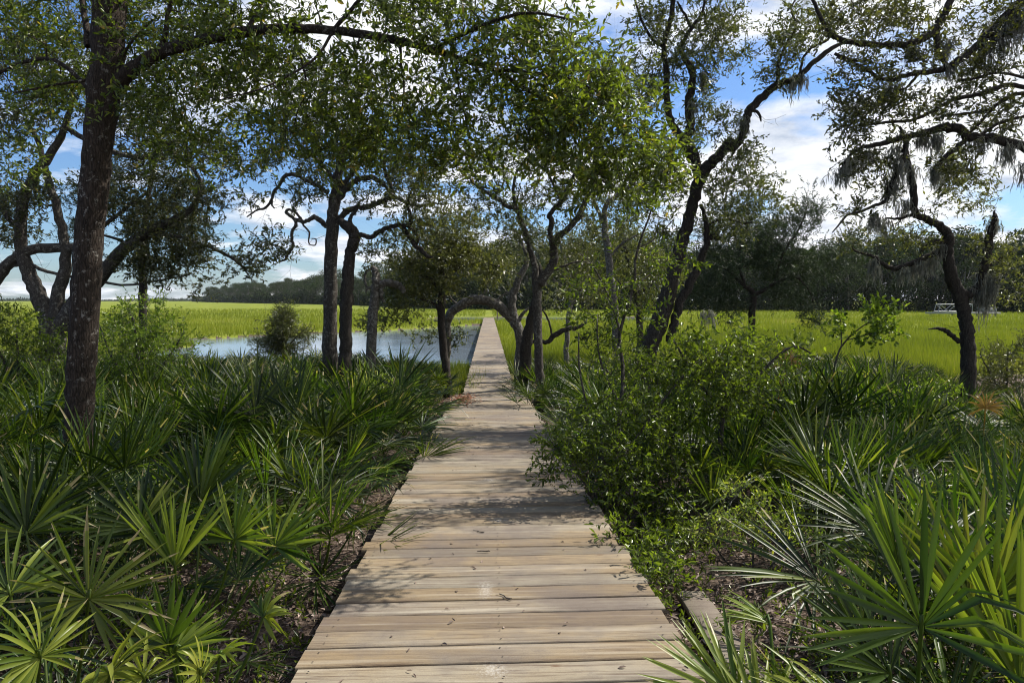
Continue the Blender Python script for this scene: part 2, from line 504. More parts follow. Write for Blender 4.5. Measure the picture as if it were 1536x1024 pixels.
M['timber'] = plain('weathered_timber', (.13, .105, .08), .85, 0, .35, 14)
for sx in (-.86, 0., .82):
    a = Acc(); box(a, sx, sx + .04, -2.6, YEND - .05, -.25, -.041)
    o = a.build('beam', M['timber'], walk); o.location = deck.location; o.rotation_euler = deck.rotation_euler
for sx in (-.64, .60):
    a = Acc(); box(a, sx, sx + .04, 0, LFAR, -.24, -.041)
    o = a.build('beam', M['timber'], walk); o.location = fd.location; o.rotation_euler = fd.rotation_euler
pm = Acc(); pv, pf = tube([(0, 0, -1.6), (0, 0, -.9), (0, 0, -.25), (0, 0, -.043)], [.075] * 4, 9, .03)
pm.add(pv, pf); pmesh = pm.mesh('post', M['timber'], smooth=True)
for yy in np.arange(1.2, YEND, 2.4):
    for sx in (-.77, .77):
        o = link('post', pmesh, walk); o.location = (walk_x(yy) + sx, yy, DZ0 + DS * yy)
for yy in np.arange(YEND + 1.5, YEND + LFAR, 3.):
    for sx in (-.55, .51):
        o = link('post', pmesh, walk); o.location = (walk_x(yy) + sx, yy, zf)

# tall end post at the landing
px_, py_ = walk_x(100) + 1.15, 100.
a = Acc(); vv, ff = tube([(px_, py_, -.4), (px_, py_, 1.5), (px_, py_, 2.6)], [.09, .085, .08], 8, .03); a.add(vv, ff)
tag(a.build('mooring_post', M['timber'], None, (px_, py_, 0), True), 'thin grey post at the far end of the boardwalk', 'post')

# ------------------------------------------------------------------ trees
def limb_pts(L, k=5):
    """rows (px, py, D, width_px) -> smooth world points and radii"""
    Wd = np.array([[*at(p[0], p[1], p[2]), p[3] * p[2] / F / 2 / math.sqrt(1 + ((p[0] - 768) / F) ** 2)] for p in L], float)
    C = crom(Wd, k)
    return C[:, :3], np.maximum(C[:, 3], .002)


def sprigs(C, U, nsp, nlf, ls, L, Wf, up=.2, rad=.0022, twig_v=0., spread=.75, simple=False):
    """leafy sprigs growing from cluster points C with outward direction U"""
    n = len(C)
    Cr = np.repeat(C, nsp, 0); Ur = np.repeat(U, nsp, 0); m = len(Cr)
    d = nrm(Ur * .55 + rng.normal(0, spread, (m, 3)) + np.array((0, 0, .12)))
    s0 = Cr + rng.normal(0, ls * .28, (m, 3))
    ll = ls * rng.uniform(.6, 1.25, m)[:, None]
    bend = rng.normal(0, .18, (m, 3))
    tw = np.stack([s0, s0 + d * ll * .5 + bend * ll * .3, s0 + d * ll + bend * ll * .2 - np.array((0, 0, .06)) * ll], 1)
    t = np.tile(np.linspace(.15, 1., nlf), m) + rng.uniform(-.06, .06, m * nlf)
    a0 = np.repeat(s0, nlf, 0); dd = np.repeat(d, nlf, 0); l3 = np.repeat(ll, nlf, 0)
    lc = a0 + dd * l3 * t[:, None] + np.repeat(bend, nlf, 0) * l3 * (.4 * t * (1 - t) * 4 * .5)[:, None]
    ld = nrm(dd * .75 + rng.normal(0, .58, (m * nlf, 3)))
    ln = nrm(rng.normal(0, .6, (m * nlf, 3)) + np.array((0, 0, up * 2)))
    LL = L * np.repeat(rng.uniform(.7, 1.25, m), nlf) * rng.uniform(.6, 1.15, m * nlf); WW = LL * Wf * rng.uniform(.8, 1.15, m * nlf)
    V, Fq = leaf_geo(lc, ld, ln, LL, WW, simple=simple)
    per = 2
    v = np.clip(np.repeat(np.repeat(rng.normal(0, .13, m), nlf) + rng.beta(2.2, 2.6, m * nlf), per), 0, 1)
    rr = np.array([rad, rad * .7, rad * .4])
    return (V, Fq, v), (tw, np.broadcast_to(rr, (m, 3)))


def make_tree(name, label, limbs, blobs, leaf='oak_far', bark='bark', L=.065, Wf=.40, nsp=5, nlf=11, ls=.22, group=None, sides=10, cat='tree',
              base=None, mosses=(), flare=1.35, rough=.06, crown='crown', seg=5, jit=.03, twr=1., twigs3d=True, simple=False, dens=1., dead=0):
    """limbs[0] is the trunk; it is carried down to the ground"""
    tr = Acc(); sk = []; skr = []
    P, R = limb_pts(limbs[0], seg)
    b = base if base is not None else (P[0][0], P[0][1])
    bz = gz(*b) - .12
    if P[0][2] > bz + .1:
        P0 = np.array((b[0], b[1], bz)); n = 6
        ts = np.linspace(0, 1, n, endpoint=False)[:, None]
        Pb = P0 * (1 - ts) + P[0] * ts
        Rb = R[0] * (1 + (flare - 1) * (1 - ts[:, 0]) ** 3)
        P = np.vstack([Pb, P]); R = np.concatenate([Rb, R])
    origin = np.array((P[0][0], P[0][1], bz + .12))
    for k, lm in enumerate(limbs):
        if k:
            P, R = limb_pts(lm, seg)
        w = rng.normal(0, jit, P.shape) * np.minimum(R, .06)[:, None] * 6; w[0] = 0
        ns = sides if R.max() > .05 else (7 if R.max() > .02 else 5)
        if k: w = w * 1.
        V_, F_ = tube(P + w, R, ns, rough)
        tr.add(V_, F_)
        sk.append(P + w); skr.append(R)
        # stubby broken twigs on the limb
    SK = np.vstack(sk); SR = np.concatenate(skr)
    nb = len(SK)
    t = thing(name, label, cat, origin, group)
    cents = []
    for bl in blobs:
        px, py, D, rx, ry, rd, n = bl[:7]
        n = max(1, int(n * dens))
        q = rng.normal(0, 1, (n, 3)); q = nrm(q) * (rng.uniform(0, 1, (n, 1)) ** (1 / 2.6))
        for u in q:
            cents.append(at(px + u[0] * rx, py + u[1] * ry, D + u[2] * rd))
    if cents:
        C = np.array(cents)
        C[:, 2] = np.maximum(C[:, 2], ground_z(C[:, 0], C[:, 1]) + .12)
        dist = np.array([np.min(np.sum((SK - c) ** 2, 1)) for c in C])
        C = C[np.argsort(dist)]
        cap = nb + len(C) * 4
        A = np.zeros((cap, 3)); AR = np.zeros(cap); A[:nb] = SK; AR[:nb] = SR; na = nb
        TP = []; TR = []; U = []
        for c in C:
            d2 = np.sum((A[:na] - c) ** 2, 1) * (1 + .6 * (A[:na, 2] > c[2] + .1))
            # avoid attaching to hair-thin tips when a thicker one is close
            k = int(np.argmin(d2 + .0 * AR[:na])); p = A[k]; ra = AR[k]
            ln = math.sqrt(max(np.sum((p - c) ** 2), 1e-6))
            off = rng.normal(0, .13, 3) * ln
            off2 = rng.normal(0, .10, 3) * ln
            tt = np.array((0, .3, .62, 1.))[:, None]
            Q = p + (c - p) * tt
            Q[1] += off; Q[2] += off * .5 + off2; Q[1][2] += .04 * ln
            r0 = min(ra * .62, (.006 + .013 * ln) * twr)
            r = np.array((r0, r0 * .72, r0 * .5, max(.0022, r0 * .3)))
            TP.append(Q); TR.append(r)
            A[na:na + 3] = Q[1:]; AR[na:na + 3] = r[1:]; na += 3
            U.append((c - Q[2]) / max(1e-6, np.linalg.norm(c - Q[2])))
        TP = np.array(TP); TR = np.array(TR); U = np.array(U)
        V_, F_ = tubes(TP, TR, 4)
        tr.add(V_, F_)
        m_ = int(len(C) * .45); ii = rng.integers(nb // 3, na, m_)
        q0 = A[ii]; ln_ = rng.uniform(.25, .8, (m_, 1)) * (ls / .25)
        dd_ = nrm(rng.normal(0, 1, (m_, 3)) * (1, 1, .8)); k1 = rng.normal(0, .28, (m_, 3)); k2 = rng.normal(0, .25, (m_, 3))
        q1 = q0 + dd_ * ln_ * .35; q2 = q1 + nrm(dd_ + k1) * ln_ * .35; q3 = q2 + nrm(dd_ + k1 + k2) * ln_ * .4
        r_0 = np.minimum(AR[ii] * .5, .0045 * (ls / .25))[:, None] * np.array((1, .75, .5, .3))
        V_, F_ = tubes(np.stack([q0, q1, q2, q3], 1), r_0, 3); tr.add(V_, F_)
        s3 = q2 + nrm(dd_ - k2 * 2 + rng.normal(0, .5, (m_, 3))) * ln_ * .35
        V_, F_ = tubes(np.stack([q2, (q2 + s3) / 2 + rng.normal(0, .012, (m_, 3)), s3], 1), r_0[:, 1:] * .8, 3); tr.add(V_, F_)
        if not dead:
            lf, tw = sprigs(C, U, nsp, nlf, ls, L, Wf, simple=simple)
            if twigs3d:
                V_, F_ = tubes(tw[0], tw[1], 3); tr.add(V_, F_)
            ca = Acc(); ca.add(*lf)
            ca.build(crown, M[leaf], t, origin)
    tr.build('trunk', M[bark], t, origin, True)
    for mo in mosses:
        moss(t, origin, *mo)
    return t


def moss(parent, origin, px, py, D, wpx, hpx, n=26, dz=.10):
    n = max(int(n * (1.1 if n > 50 else .7)), 20)
    """a hanging beard of spanish moss: many crimped strands, the middle ones longest"""
    a = Acc()
    w = wpx * D / F; h = hpx * D / F
    top = at(px, py, D)
    k = 10
    x = rng.normal(0, .42, n).clip(-1, 1) * w * .68
    ln = h * (1 - .55 * np.abs(x) / (w * .5 + 1e-6)) * rng.uniform(.35, 1.05, n)
    s = top + np.stack([x, rng.normal(0, dz, n).clip(-dz, dz), rng.normal(0, .02, n)], 1)
    tt = np.linspace(0, 1, k)
    conv = -x * .45
    P = s[:, None, :] + np.zeros((n, k, 3))
    P[:, :, 2] -= tt[None] * ln[:, None]
    P[:, :, 0] += (conv[:, None] * tt[None] ** 1.5) + np.cumsum(rng.normal(0, .017, (n, k)), 1)
    P[:, :, 1] += np.cumsum(rng.normal(0, .017, (n, k)), 1)
    R = rng.uniform(.0025, .0052, (n, 1)) * (D / 12 + .35) * np.array((.7, 1, 1.1, 1.1, 1, .9, .75, .6, .4, .15))[None]
    V_, F_ = tubes(P, R, 3)
    a.add(V_, F_, np.clip(np.repeat(rng.beta(2, 2, n), (k - 1) * 3), 0, 1))
    # short side tufts
    m = n * 9
    ii = rng.integers(0, n, m); kk = rng.integers(1, k - 1, m)
    q0 = P[ii, kk]; q1 = q0 + np.stack([rng.normal(0, .018, m), rng.normal(0, .018, m), -rng.uniform(.03, .10, m)], 1); q2 = q1 + np.stack([rng.normal(0, .012, m), rng.normal(0, .012, m), -rng.uniform(.02, .06, m)], 1)
    V_, F_ = tubes(np.stack([q0, q1, q2], 1), np.broadcast_to(np.array((.003, .0035, .001)) * (D / 12 + .3), (m, 3)), 3)
    a.add(V_, F_, np.repeat(rng.beta(2, 2, m), 6))
    a.build('spanish_moss', M['moss'], parent, origin)


def B(*rows, D=None):
    return rows


# --- the big brown oak at the left with its limb arching over the walk
T1_limbs = [
    [(116, 700, 7, 50), (119, 600, 7, 46), (125, 500, 7, 46), (135, 350, 7, 46), (146, 220, 7, 46), (158, 120, 7, 52), (165, 0, 7, 50), (168, -200, 7, 42), (160, -420, 7, 28), (150, -600, 7, 14)],
    [(166, 135, 7, 26), (200, 104, 6.9, 24), (240, 80, 6.8, 21), (300, 62, 6.6, 18), (370, 48, 6.5, 16), (430, 43, 6.4, 14), (500, 46, 6.3, 13), (560, 54, 6.2, 12), (600, 62, 6.2, 12), (650, 75, 6.1, 10), (700, 92, 6.1, 9), (740, 105, 6.0, 8), (790, 135, 6, 6), (850, 170, 5.9, 4), (890, 205, 5.8, 3)],
    [(238, 80, 6.8, 9), (248, 50, 6.7, 8), (252, 20, 6.7, 7), (268, -30, 6.7, 6), (290, -120, 6.6, 4)],
    [(180, 90, 7, 6), (200, 60, 6.9, 4), (230, 30, 6.8, 3)],
    [(600, 60, 6.2, 4), (602, 100, 6.2, 4), (606, 130, 6.2, 3), (602, 170, 6.2, 2)],
    [(682, 88, 6.1, 4), (688, 130, 6.1, 3), (695, 160, 6.1, 3), (703, 205, 6.1, 2)],
    [(440, 44, 6.4, 4), (452, 90, 6.4, 4), (460, 135, 6.4, 3), (447, 165, 6.4, 2), (440, 195, 6.4, 2)],
    [(500, 46, 6.3, 7), (540, 0, 6.1, 6), (600, -60, 6.0, 5), (660, -140, 5.8, 3)],
    [(370, 48, 6.5, 7), (400, -10, 6.8, 6), (430, -90, 7.0, 5), (450, -180, 7.2, 3)],
    [(650, 75, 6.1, 6), (720, 40, 5.8, 6), (790, 20, 5.6, 5), (860, 30, 5.4, 3)],
    [(740, 105, 6.0, 5), (800, 110, 5.8, 5), (860, 120, 5.6, 4), (930, 160, 5.4, 3)],
    [(150, 150, 7, 9), (90, 95, 7.2, 7), (40, 92, 7.4, 6), (-20, 120, 7.6, 4)],
    [(146, 118, 7, 6), (80, 128, 6.8, 4), (20, 140, 6.6, 3)],
    [(132, 70, 7, 12), (126, 20, 7.1, 10), (110, -60, 7.2, 8), (60, -160, 7.3, 5)],
    [(170, -60, 7, 18), (250, -170, 6.6, 13), (380, -260, 6.2, 9), (520, -330, 5.8, 5)],
    [(165, -200, 7, 14), (60, -300, 7.4, 9), (-80, -380, 7.8, 5)],
    [(168, -150, 7, 22), (300, -230, 7.6, 16), (480, -200, 8.4, 13), (680, -180, 9.2, 10), (860, -170, 10, 7), (980, -160, 10.6, 4)],  # unseen high limb, added to hold the shading crown
    [(480, -200, 8.4, 9), (600, -260, 8., 7), (760, -300, 7.6, 5)],
    [(500, 46, 6.3, 5), (470, 90, 6.0, 4), (400, 130, 5.8, 3), (330, 150, 5.7, 2)],
]
T1_blobs = [(560, -170, 8.6, 150, 50, 1.5, 70), (760, -160, 9.4, 150, 50, 1.5, 80), (930, -150, 10., 120, 50, 1.5, 60), (650, -230, 11., 200, 60, 1.4, 60), (400, -200, 9., 140, 60, 1.4, 50), (720, -260, 7.4, 160, 60, 1.2, 50), (480, -280, 6.6, 160, 60, 1., 40), (850, -140, 12.5, 150, 40, 1.3, 40), (620, -150, 13., 160, 40, 1.3, 40), (60, 90, 7.4, 80, 80, .8, 26), (20, 250, 8., 50, 50, .6, 12), (230, 110, 7., 50, 50, .7, 12), (330, 230, 6.8, 60, 30, .7, 14),(190, 20, 7., 50, 60, .8, 18), (350, 200, 6.8, 60, 30, .8, 14), (240, 200, 7., 60, 40, .8, 14), (340, 60, 7.2, 90, 60, .8, 20),  # rows above the frame: unseen crown added to shade the left thicket
    (40, 45, 7.6, 90, 60, .8, 39), (60, 150, 7.6, 70, 50, .7, 22), (20, 210, 7.8, 60, 40, .6, 11), (110, -60, 7.4, 160, 70, 1., 60),
    (300, 30, 6.8, 90, 60, .9, 47), (290, 130, 6.6, 80, 50, .8, 34), (380, 100, 6.4, 80, 55, .8, 44), (220, 150, 6.7, 60, 40, .6, 15),
    (430, 20, 6.5, 90, 50, .9, 29), (470, 140, 6.3, 90, 60, .8, 39), (430, 200, 6.3, 70, 45, .6, 20), (530, 210, 6.3, 80, 35, .6, 26),
    (560, 130, 6.2, 90, 60, .8, 44), (620, 210, 6.2, 90, 45, .7, 36), (590, 20, 6.1, 90, 50, .8, 33), (680, 150, 6.1, 80, 60, .8, 36),
    (700, 40, 6., 90, 55, .8, 39), (700, 240, 6.1, 70, 35, .5, 20), (790, 60, 5.8, 80, 60, .7, 39), (800, 150, 5.8, 80, 55, .7, 39),
    (860, 100, 5.6, 70, 60, .6, 33), (880, 190, 5.6, 80, 50, .6, 35), (930, 160, 5.5, 50, 50, .5, 20), (950, 230, 5.4, 65, 45, .5, 26), (880, 255, 5.6, 70, 30, .5, 22),
    (990, 245, 5.4, 30, 35, .4, 8), (800, 230, 5.8, 60, 35, .5, 16), (420, -120, 6.8, 200, 80, 1.2, 49), (640, -120, 6.2, 200, 80, 1.2, 49), (820, -60, 5.8, 120, 60, .8, 32),
    (300, -260, 6.6, 250, 100, 1.2, 60), (0, -300, 7.6, 180, 120, 1.2, 50), (560, -300, 6., 150, 80, 1., 21),
]
make_tree('oak_tree', 'big brown barked oak at the left whose long limb arches over the boardwalk', T1_limbs, T1_blobs, 'oak', 'bark_brown',
          L=.058, Wf=.36, nsp=6, nlf=10, ls=.21, dens=.86, sides=22, rough=.045, seg=8, jit=.012, flare=1.5)

# --- old oak group far left
D = 15.
T2_limbs = [
    [(78, 560, D, 40), (78, 500, D, 40), (70, 470, D, 32), (52, 430, D, 26), (38, 395, D, 24), (30, 350, D, 20), (35, 300, D, 19), (52, 262, D, 17), (78, 228, D, 14), (98, 190, D, 11), (108, 150, D, 7), (112, 100, D, 6)],
    [(84, 480, D, 26), (88, 440, D, 22), (98, 405, D, 20), (96, 360, D, 16), (84, 310, D, 14), (70, 262, D, 12), (60, 220, D, 9), (40, 180, D, 5)],
    [(92, 490, D, 34), (118, 450, D, 28), (150, 415, D, 24), (188, 372, D, 20), (226, 345, D, 17), (262, 330, D, 13), (290, 308, D, 9), (300, 270, D, 6), (270, 235, D, 5), (240, 215, D, 4)],
    [(-90, 520, D, 30), (-20, 440, D, 22), (8, 400, D, 20), (36, 378, D, 18), (70, 372, D, 17), (120, 376, D, 15), (160, 402, D, 10), (172, 406, D, 7)],
    [(0, 402, D, 6), (40, 396, D, 6), (66, 406, D, 6), (100, 414, D, 5), (140, 420, D, 5), (190, 428, D, 4), (240, 420, D, 3), (285, 412, D, 2)],
    [(188, 372, D, 6), (240, 352, D, 6), (300, 366, D, 5), (335, 380, D, 5), (362, 398, D, 4), (372, 412, D, 2)],
    [(96, 380, D, 8), (140, 350, D, 8), (180, 320, D, 6), (220, 290, D, 4)],
    [(30, 350, D, 10), (0, 310, D, 9), (-40, 260, D, 7), (-60, 200, D, 4)],
    [(230, 235, D, 9), (250, 216, D, 7), (290, 210, D, 5), (330, 214, D, 3)],
    [(98, 190, D, 9), (150, 220, D, 9), (200, 235, D, 9), (232, 234, D, 8), (244, 220, D, 6)],
]
T2_blobs = [(30, 90, D, 60, 50, 1.5, 40), (30, 180, D, 70, 40, 1.5, 34), (110, 120, D, 70, 60, 1.5, 50), (200, 160, D, 90, 60, 1.6, 70), (250, 230, D, 70, 50, 1.4, 60),
            (180, 290, D, 70, 50, 1.4, 50), (240, 330, D, 60, 35, 1.3, 50), (40, 300, D, 55, 30, 1.2, 30), (20, 350, D, 40, 20, 1., 14), (230, 392, D, 75, 26, 1., 60), (290, 380, D, 30, 26, .8, 24), (300, 420, D, 16, 12, .4, 5),
            (370, 395, D, 24, 16, .5, 16), (300, 300, D, 35, 30, .9, 24), (330, 230, D, 40, 30, .9, 16), (60, 30, D, 110, 60, 1.5, 40), (220, 60, D, 120, 60, 1.5, 60), (-30, 250, D, 60, 70, 1.5, 30), (350, 110, D, 80, 60, 1.5, 30)]
make_tree('oak_tree', 'old gnarled oak with several leaning trunks behind the big brown trunk', T2_limbs, T2_blobs, 'oak_far', 'bark', dens=1.15, nsp=6, nlf=12, ls=.32, L=.075, sides=12)

# dark cedar foliage inside the old oak's outline
D = 18.
make_tree('cedar_tree', 'dark green cedar showing behind the old leaning oak trunks', [
    [(215, 480, D, 13), (214, 420, D, 13), (216, 360, D, 11), (222, 300, D, 8), (232, 240, D, 5), (240, 200, D, 2)],
    [(216, 380, D, 6), (180, 360, D, 5), (140, 350, D, 3)], [(218, 350, D, 6), (260, 340, D, 4), (300, 345, D, 2)]],
    [(270, 290, D, 42, 36, 1.2, 46), (290, 350, D, 38, 26, 1.2, 40), (220, 330, D, 50, 40, 1.2, 40), (130, 290, D, 50, 28, 1.2, 30), (10, 300, D, 30, 40, 1., 18), (240, 230, D, 30, 20, .8, 12), (120, 350, D, 45, 20, 1., 18), (170, 250, D, 40, 30, 1., 20)],
    'cedar', 'bark_dark', L=.075, Wf=.22, nsp=9, nlf=14, ls=.26, sides=8)

# --- pair of slim trunks left of centre
D = 15.
z = lambda x, y, w, D=15.: (340 + x / 3.303, 250 + y / 3.303, D, w)
T3_limbs = [
    [(496, 590, D, 24), (495, 545, D, 23), (495, 500, D, 22), (496, 420, D, 20), (498, 350, D, 19), (500, 310, D, 17), (506, 272, D, 14), (514, 232, D, 12), (524, 195, D, 9), (536, 150, D, 7), (545, 100, D, 4)],
    [z(505, 295, 8), z(485, 288, 8), z(460, 262, 8), z(425, 253, 7), z(390, 272, 6), z(355, 265, 6), z(335, 258, 5), z(312, 240, 5), z(293, 225, 5), z(310, 212, 4), z(345, 232, 4), z(370, 262, 4), z(378, 285, 3), z(408, 325, 3), z(408, 380, 2), z(438, 388, 2), z(442, 360, 2), z(415, 355, 1)],
    [z(340, 262, 5), z(342, 290, 5), z(322, 330, 5), z(328, 390, 5), z(306, 428, 5), z(290, 460, 4), z(262, 470, 2)],
    [z(506, 130, 7), z(440, 90, 7), z(380, 62, 6), z(335, 38, 6), z(285, 48, 6), z(262, 90, 5), z(232, 130, 5), z(222, 165, 4), z(190, 205, 4), z(150, 215, 3), z(100, 250, 2)],
    [z(222, 165, 4), z(225, 190, 3), z(238, 208, 2)],
    [z(300, 430, 4), z(270, 400, 3), z(220, 380, 2), z(180, 340, 2)],
    [z(545, 275, 9), z(575, 240, 9), z(605, 215, 9), z(645, 205, 8), z(690, 202, 8), z(750, 180, 7), z(800, 158, 8), z(820, 140, 7), z(815, 100, 6), z(795, 50, 6), z(780, 0, 5), z(785, -60, 3)],
    [z(540, 200, 8), z(570, 140, 9), z(620, 85, 9), z(665, 58, 8), z(715, 52, 8), z(755, 70, 7), z(790, 100, 5), z(812, 130, 4)],
    [z(530, 160, 8), z(600, 60, 7), z(650, 0, 6), z(700, -60, 5), z(760, -140, 3)],
    [z(545, 80, 7), z(480, 0, 6), z(420, -60, 5), z(350, -120, 3)],
    [z(820, 145, 5), z(860, 165, 5), z(910, 185, 4), z(960, 195, 4), z(1020, 180, 3), z(1080, 190, 2)],
]
T3_blobs = [(440, 230, D, 50, 30, 1.2, 34), (390, 250, D, 40, 25, 1., 14), (470, 270, D, 40, 25, 1., 22), (510, 200, D, 60, 40, 1.3, 44), (560, 240, D, 60, 30, 1.2, 40), (600, 270, D, 40, 24, 1., 20),
            (420, 375, D, 20, 14, .5, 11), (445, 295, D, 30, 14, .6, 8), (500, 130, D, 90, 50, 1.6, 44), (380, 300, D, 20, 16, .5, 5), (560, 300, D, 40, 14, .8, 12), (590, 180, D, 60, 40, 1.2, 34), (430, 170, D, 60, 40, 1.2, 24), (388, 355, D, 20, 14, .4, 5)]
make_tree('oak_tree', 'slim upright oak with curling side twigs left of the boardwalk before the pond', T3_limbs, T3_blobs, 'oak_far', 'bark', dens=1.25, nsp=5, nlf=11, ls=.28, L=.07, sides=12)
D = 14.6
z = lambda x, y, w, D=14.6: (340 + x / 3.303, 250 + y / 3.303, D, w)
T4_limbs = [
    [(518, 590, D, 22), z(588, 1000, 21), z(590, 880, 19), z(588, 760, 19), z(594, 640, 20), z(602, 550, 19), z(606, 460, 17), z(618, 400, 16), z(632, 355, 17), z(622, 318, 17), z(592, 290, 15), z(560, 272, 11), z(545, 262, 8)],
    [z(636, 352, 9), z(662, 336, 8), z(690, 345, 7), z(716, 350, 7), z(758, 322, 7), z(800, 300, 7), z(838, 290, 7), z(872, 294, 6), z(888, 320, 7), z(905, 350, 7), z(935, 390, 7), z(960, 412, 7), z(992, 440, 6), z(1020, 452, 4)],
    [z(872, 294, 6), z(905, 285, 6), z(915, 250, 6), z(898, 200, 5), z(905, 150, 4), z(930, 90, 3)],
    [z(915, 250, 4), z(960, 270, 4), z(1010, 290, 3), z(1050, 270, 2)],
    [z(905, 300, 5), z(935, 330, 5), z(950, 360, 4), z(940, 390, 3)],
    [z(622, 318, 8), z(610, 260, 6), z(640, 220, 5), z(660, 170, 3)],
]
T4_blobs = [(620, 300, D, 40, 28, 1., 26), (640, 340, D, 36, 24, .8, 16), (590, 355, D, 36, 20, .8, 14), (660, 290, D, 40, 40, 1.2, 26), (560, 385, D, 24, 14, .6, 8), (620, 250, D, 50, 30, 1.2, 30), (680, 330, D, 30, 30, .9, 14)]
make_tree('oak_tree', 'dark oak trunk with a crooked elbow at its top beside the slim upright oak', T4_limbs, T4_blobs, 'oak_far', 'bark_dark', nsp=5, nlf=11, ls=.28, L=.07, sides=12)

# --- weathered stump with curl
D = 19.
z = lambda x, y, w, D=19.: (340 + x / 3.303, 250 + y / 3.303, D, w)
make_tree('dead_oak_stub', 'grey broken oak stub with a looped branch standing by the pond', [
    [z(710, 1000, 17), z(718, 880, 15), z(722, 780, 15), z(728, 690, 15), z(735, 620, 14), z(742, 560, 13), z(735, 520, 11), z(722, 492, 6)],
    [z(742, 590, 10), z(775, 580, 10), z(812, 578, 11), z(845, 584, 10), z(868, 602, 9), z(878, 622, 7)],
    [z(752, 560, 7), z(768, 600, 7), z(766, 640, 6), z(778, 668, 4)],
    [z(735, 590, 4), z(700, 598, 4), z(684, 560, 4), z(692, 520, 4), z(722, 506, 5), z(748, 524, 4), z(740, 556, 4), z(712, 552, 3)],
    [z(735, 590, 4), z(702, 600, 4), z(688, 625, 2)]],
    [(600, 400, D, 20, 12, .6, 4), (575, 385, D, 26, 12, .6, 4)], 'oak_far', 'bark_grey', nsp=3, nlf=8, ls=.25, sides=12, rough=.1)

# --- small dark bushy oak left of the walk
D = 20.
make_tree('oak_tree', 'small dark oak with a dense round crown at the left edge of the boardwalk', [
    [(672, 580, D, 13), (670, 556, D, 12), (665, 520, D, 12), (662, 467, D, 12), (664, 432, D, 11), (662, 405, D, 9), (660, 375, D, 7), (655, 345, D, 4)],
    [(663, 440, D, 6), (640, 415, D, 5), (610, 405, D, 4), (590, 400, D, 2)], [(663, 425, D, 6), (690, 400, D, 5), (725, 395, D, 4), (750, 400, D, 2)],
    [(661, 470, D, 5), (650, 455, D, 4), (630, 448, D, 2)]],
    [(650, 385, D, 50, 28, 1.6, 60), (610, 400, D, 36, 22, 1.2, 34), (690, 380, D, 40, 30, 1.5, 50), (735, 400, D, 30, 24, 1.1, 30), (660, 425, D, 45, 20, 1.3, 36), (640, 350, D, 50, 22, 1.3, 34), (615, 440, D, 36, 14, 1., 24), (700, 340, D, 40, 24, 1.2, 30),
     (600, 470, D, 30, 12, .7, 14), (560, 480, D, 20, 14, .6, 8), (600, 430, D, 20, 14, .8, 10)],
    'oak_far', 'bark_dark', nsp=6, nlf=12, ls=.34, L=.085, Wf=.42, sides=9)

# --- bent oak whose bough makes an arch over the walk
D = 22.
z = lambda x, y, w, D=22.: (500 + x / 2.925, 330 + y / 2.925, D, w)
make_tree('arched_oak', 'bent oak whose bough makes a low arch across the boardwalk', [
    [z(820, 620, 17), z(822, 540, 15), z(812, 480, 15), z(790, 420, 14), z(782, 370, 12), z(796, 310, 11), z(812, 265, 10), z(832, 222, 9), z(848, 185, 8), z(845, 140, 7), z(820, 90, 5), z(800, 40, 3)],
    [z(808, 470, 14), z(780, 430, 14), z(745, 395, 15), z(705, 366, 15), z(650, 350, 14), z(600, 352, 14), z(555, 375, 14), z(522, 400, 13), z(505, 430, 13), z(500, 465, 11), z(503, 520, 10), z(500, 600, 9), z(500, 700, 9)],
    [z(560, 376, 4), z(520, 350, 3), z(500, 300, 2)], [z(640, 350, 4), z(660, 320, 3), z(690, 250, 2)], [z(812, 440, 6), z(835, 405, 5), z(860, 385, 3)],
    [z(705, 366, 4), z(730, 340, 3), z(760, 320, 2)], [z(510, 430, 4), z(480, 445, 3), z(440, 440, 2)]],
    [(745, 420, D, 40, 22, 1., 12), (770, 380, D, 30, 30, 1.2, 22), (640, 500, D, 24, 16, .7, 9), (690, 510, D, 20, 20, .7, 8), (780, 330, D, 40, 26, 1.2, 26), (830, 440, D, 30, 24, 1., 16)],
    'oak_far', 'bark_grey', nsp=5, nlf=11, ls=.32, L=.085, sides=12)

# --- forked oak right of the walk
D = 17.5
z = lambda x, y, w, D=17.5: (500 + x / 2.925, 330 + y / 2.925, D, w)
y2 = lambda x, y, w, D=17.5: (500 + x / 2.925, y / 2.925, D, w)
T8_limbs = [
    [z(903, 760, 17), z(905, 700, 14), z(902, 600, 13), z(896, 500, 13), z(895, 400, 13), z(893, 300, 14), z(912, 268, 15), z(945, 222, 13), z(968, 180, 13), z(965, 110, 12), z(952, 60, 8), z(955, 0, 8), y2(950, 940, 7), y2(1000, 880, 7), y2(1050, 790, 6), y2(1085, 690, 5), y2(1100, 600, 4), y2(1080, 480, 3)],
    [z(893, 300, 12), z(886, 240, 11), z(882, 185, 9), z(858, 110, 8), z(842, 50, 8), z(825, 10, 8), y2(805, 920, 8), y2(760, 905, 6), y2(710, 865, 6), y2(650, 830, 5), y2(600, 790, 3)],
    [z(968, 110, 10), z(1000, 66, 9), z(1040, 30, 9), y2(1085, 930, 9), y2(1120, 850, 8), y2(1140, 760, 8), y2(1152, 690, 8), y2(1152, 620, 8), y2(1120, 540, 6), y2(1090, 470, 5), y2(1100, 380, 3)],
    [y2(805, 920, 6), y2(790, 850, 5), y2(800, 770, 4), y2(840, 700, 3)],
    [y2(1000, 880, 4), y2(960, 800, 4), y2(930, 700, 4), y2(940, 560, 3), y2(900, 480, 3)],
    [y2(1130, 800, 4), y2(1180, 790, 4), y2(1210, 830, 3)],
    [z(970, 220, 4), z(1020, 198, 3), z(1090, 180, 2), z(1130, 195, 1.5)],
]
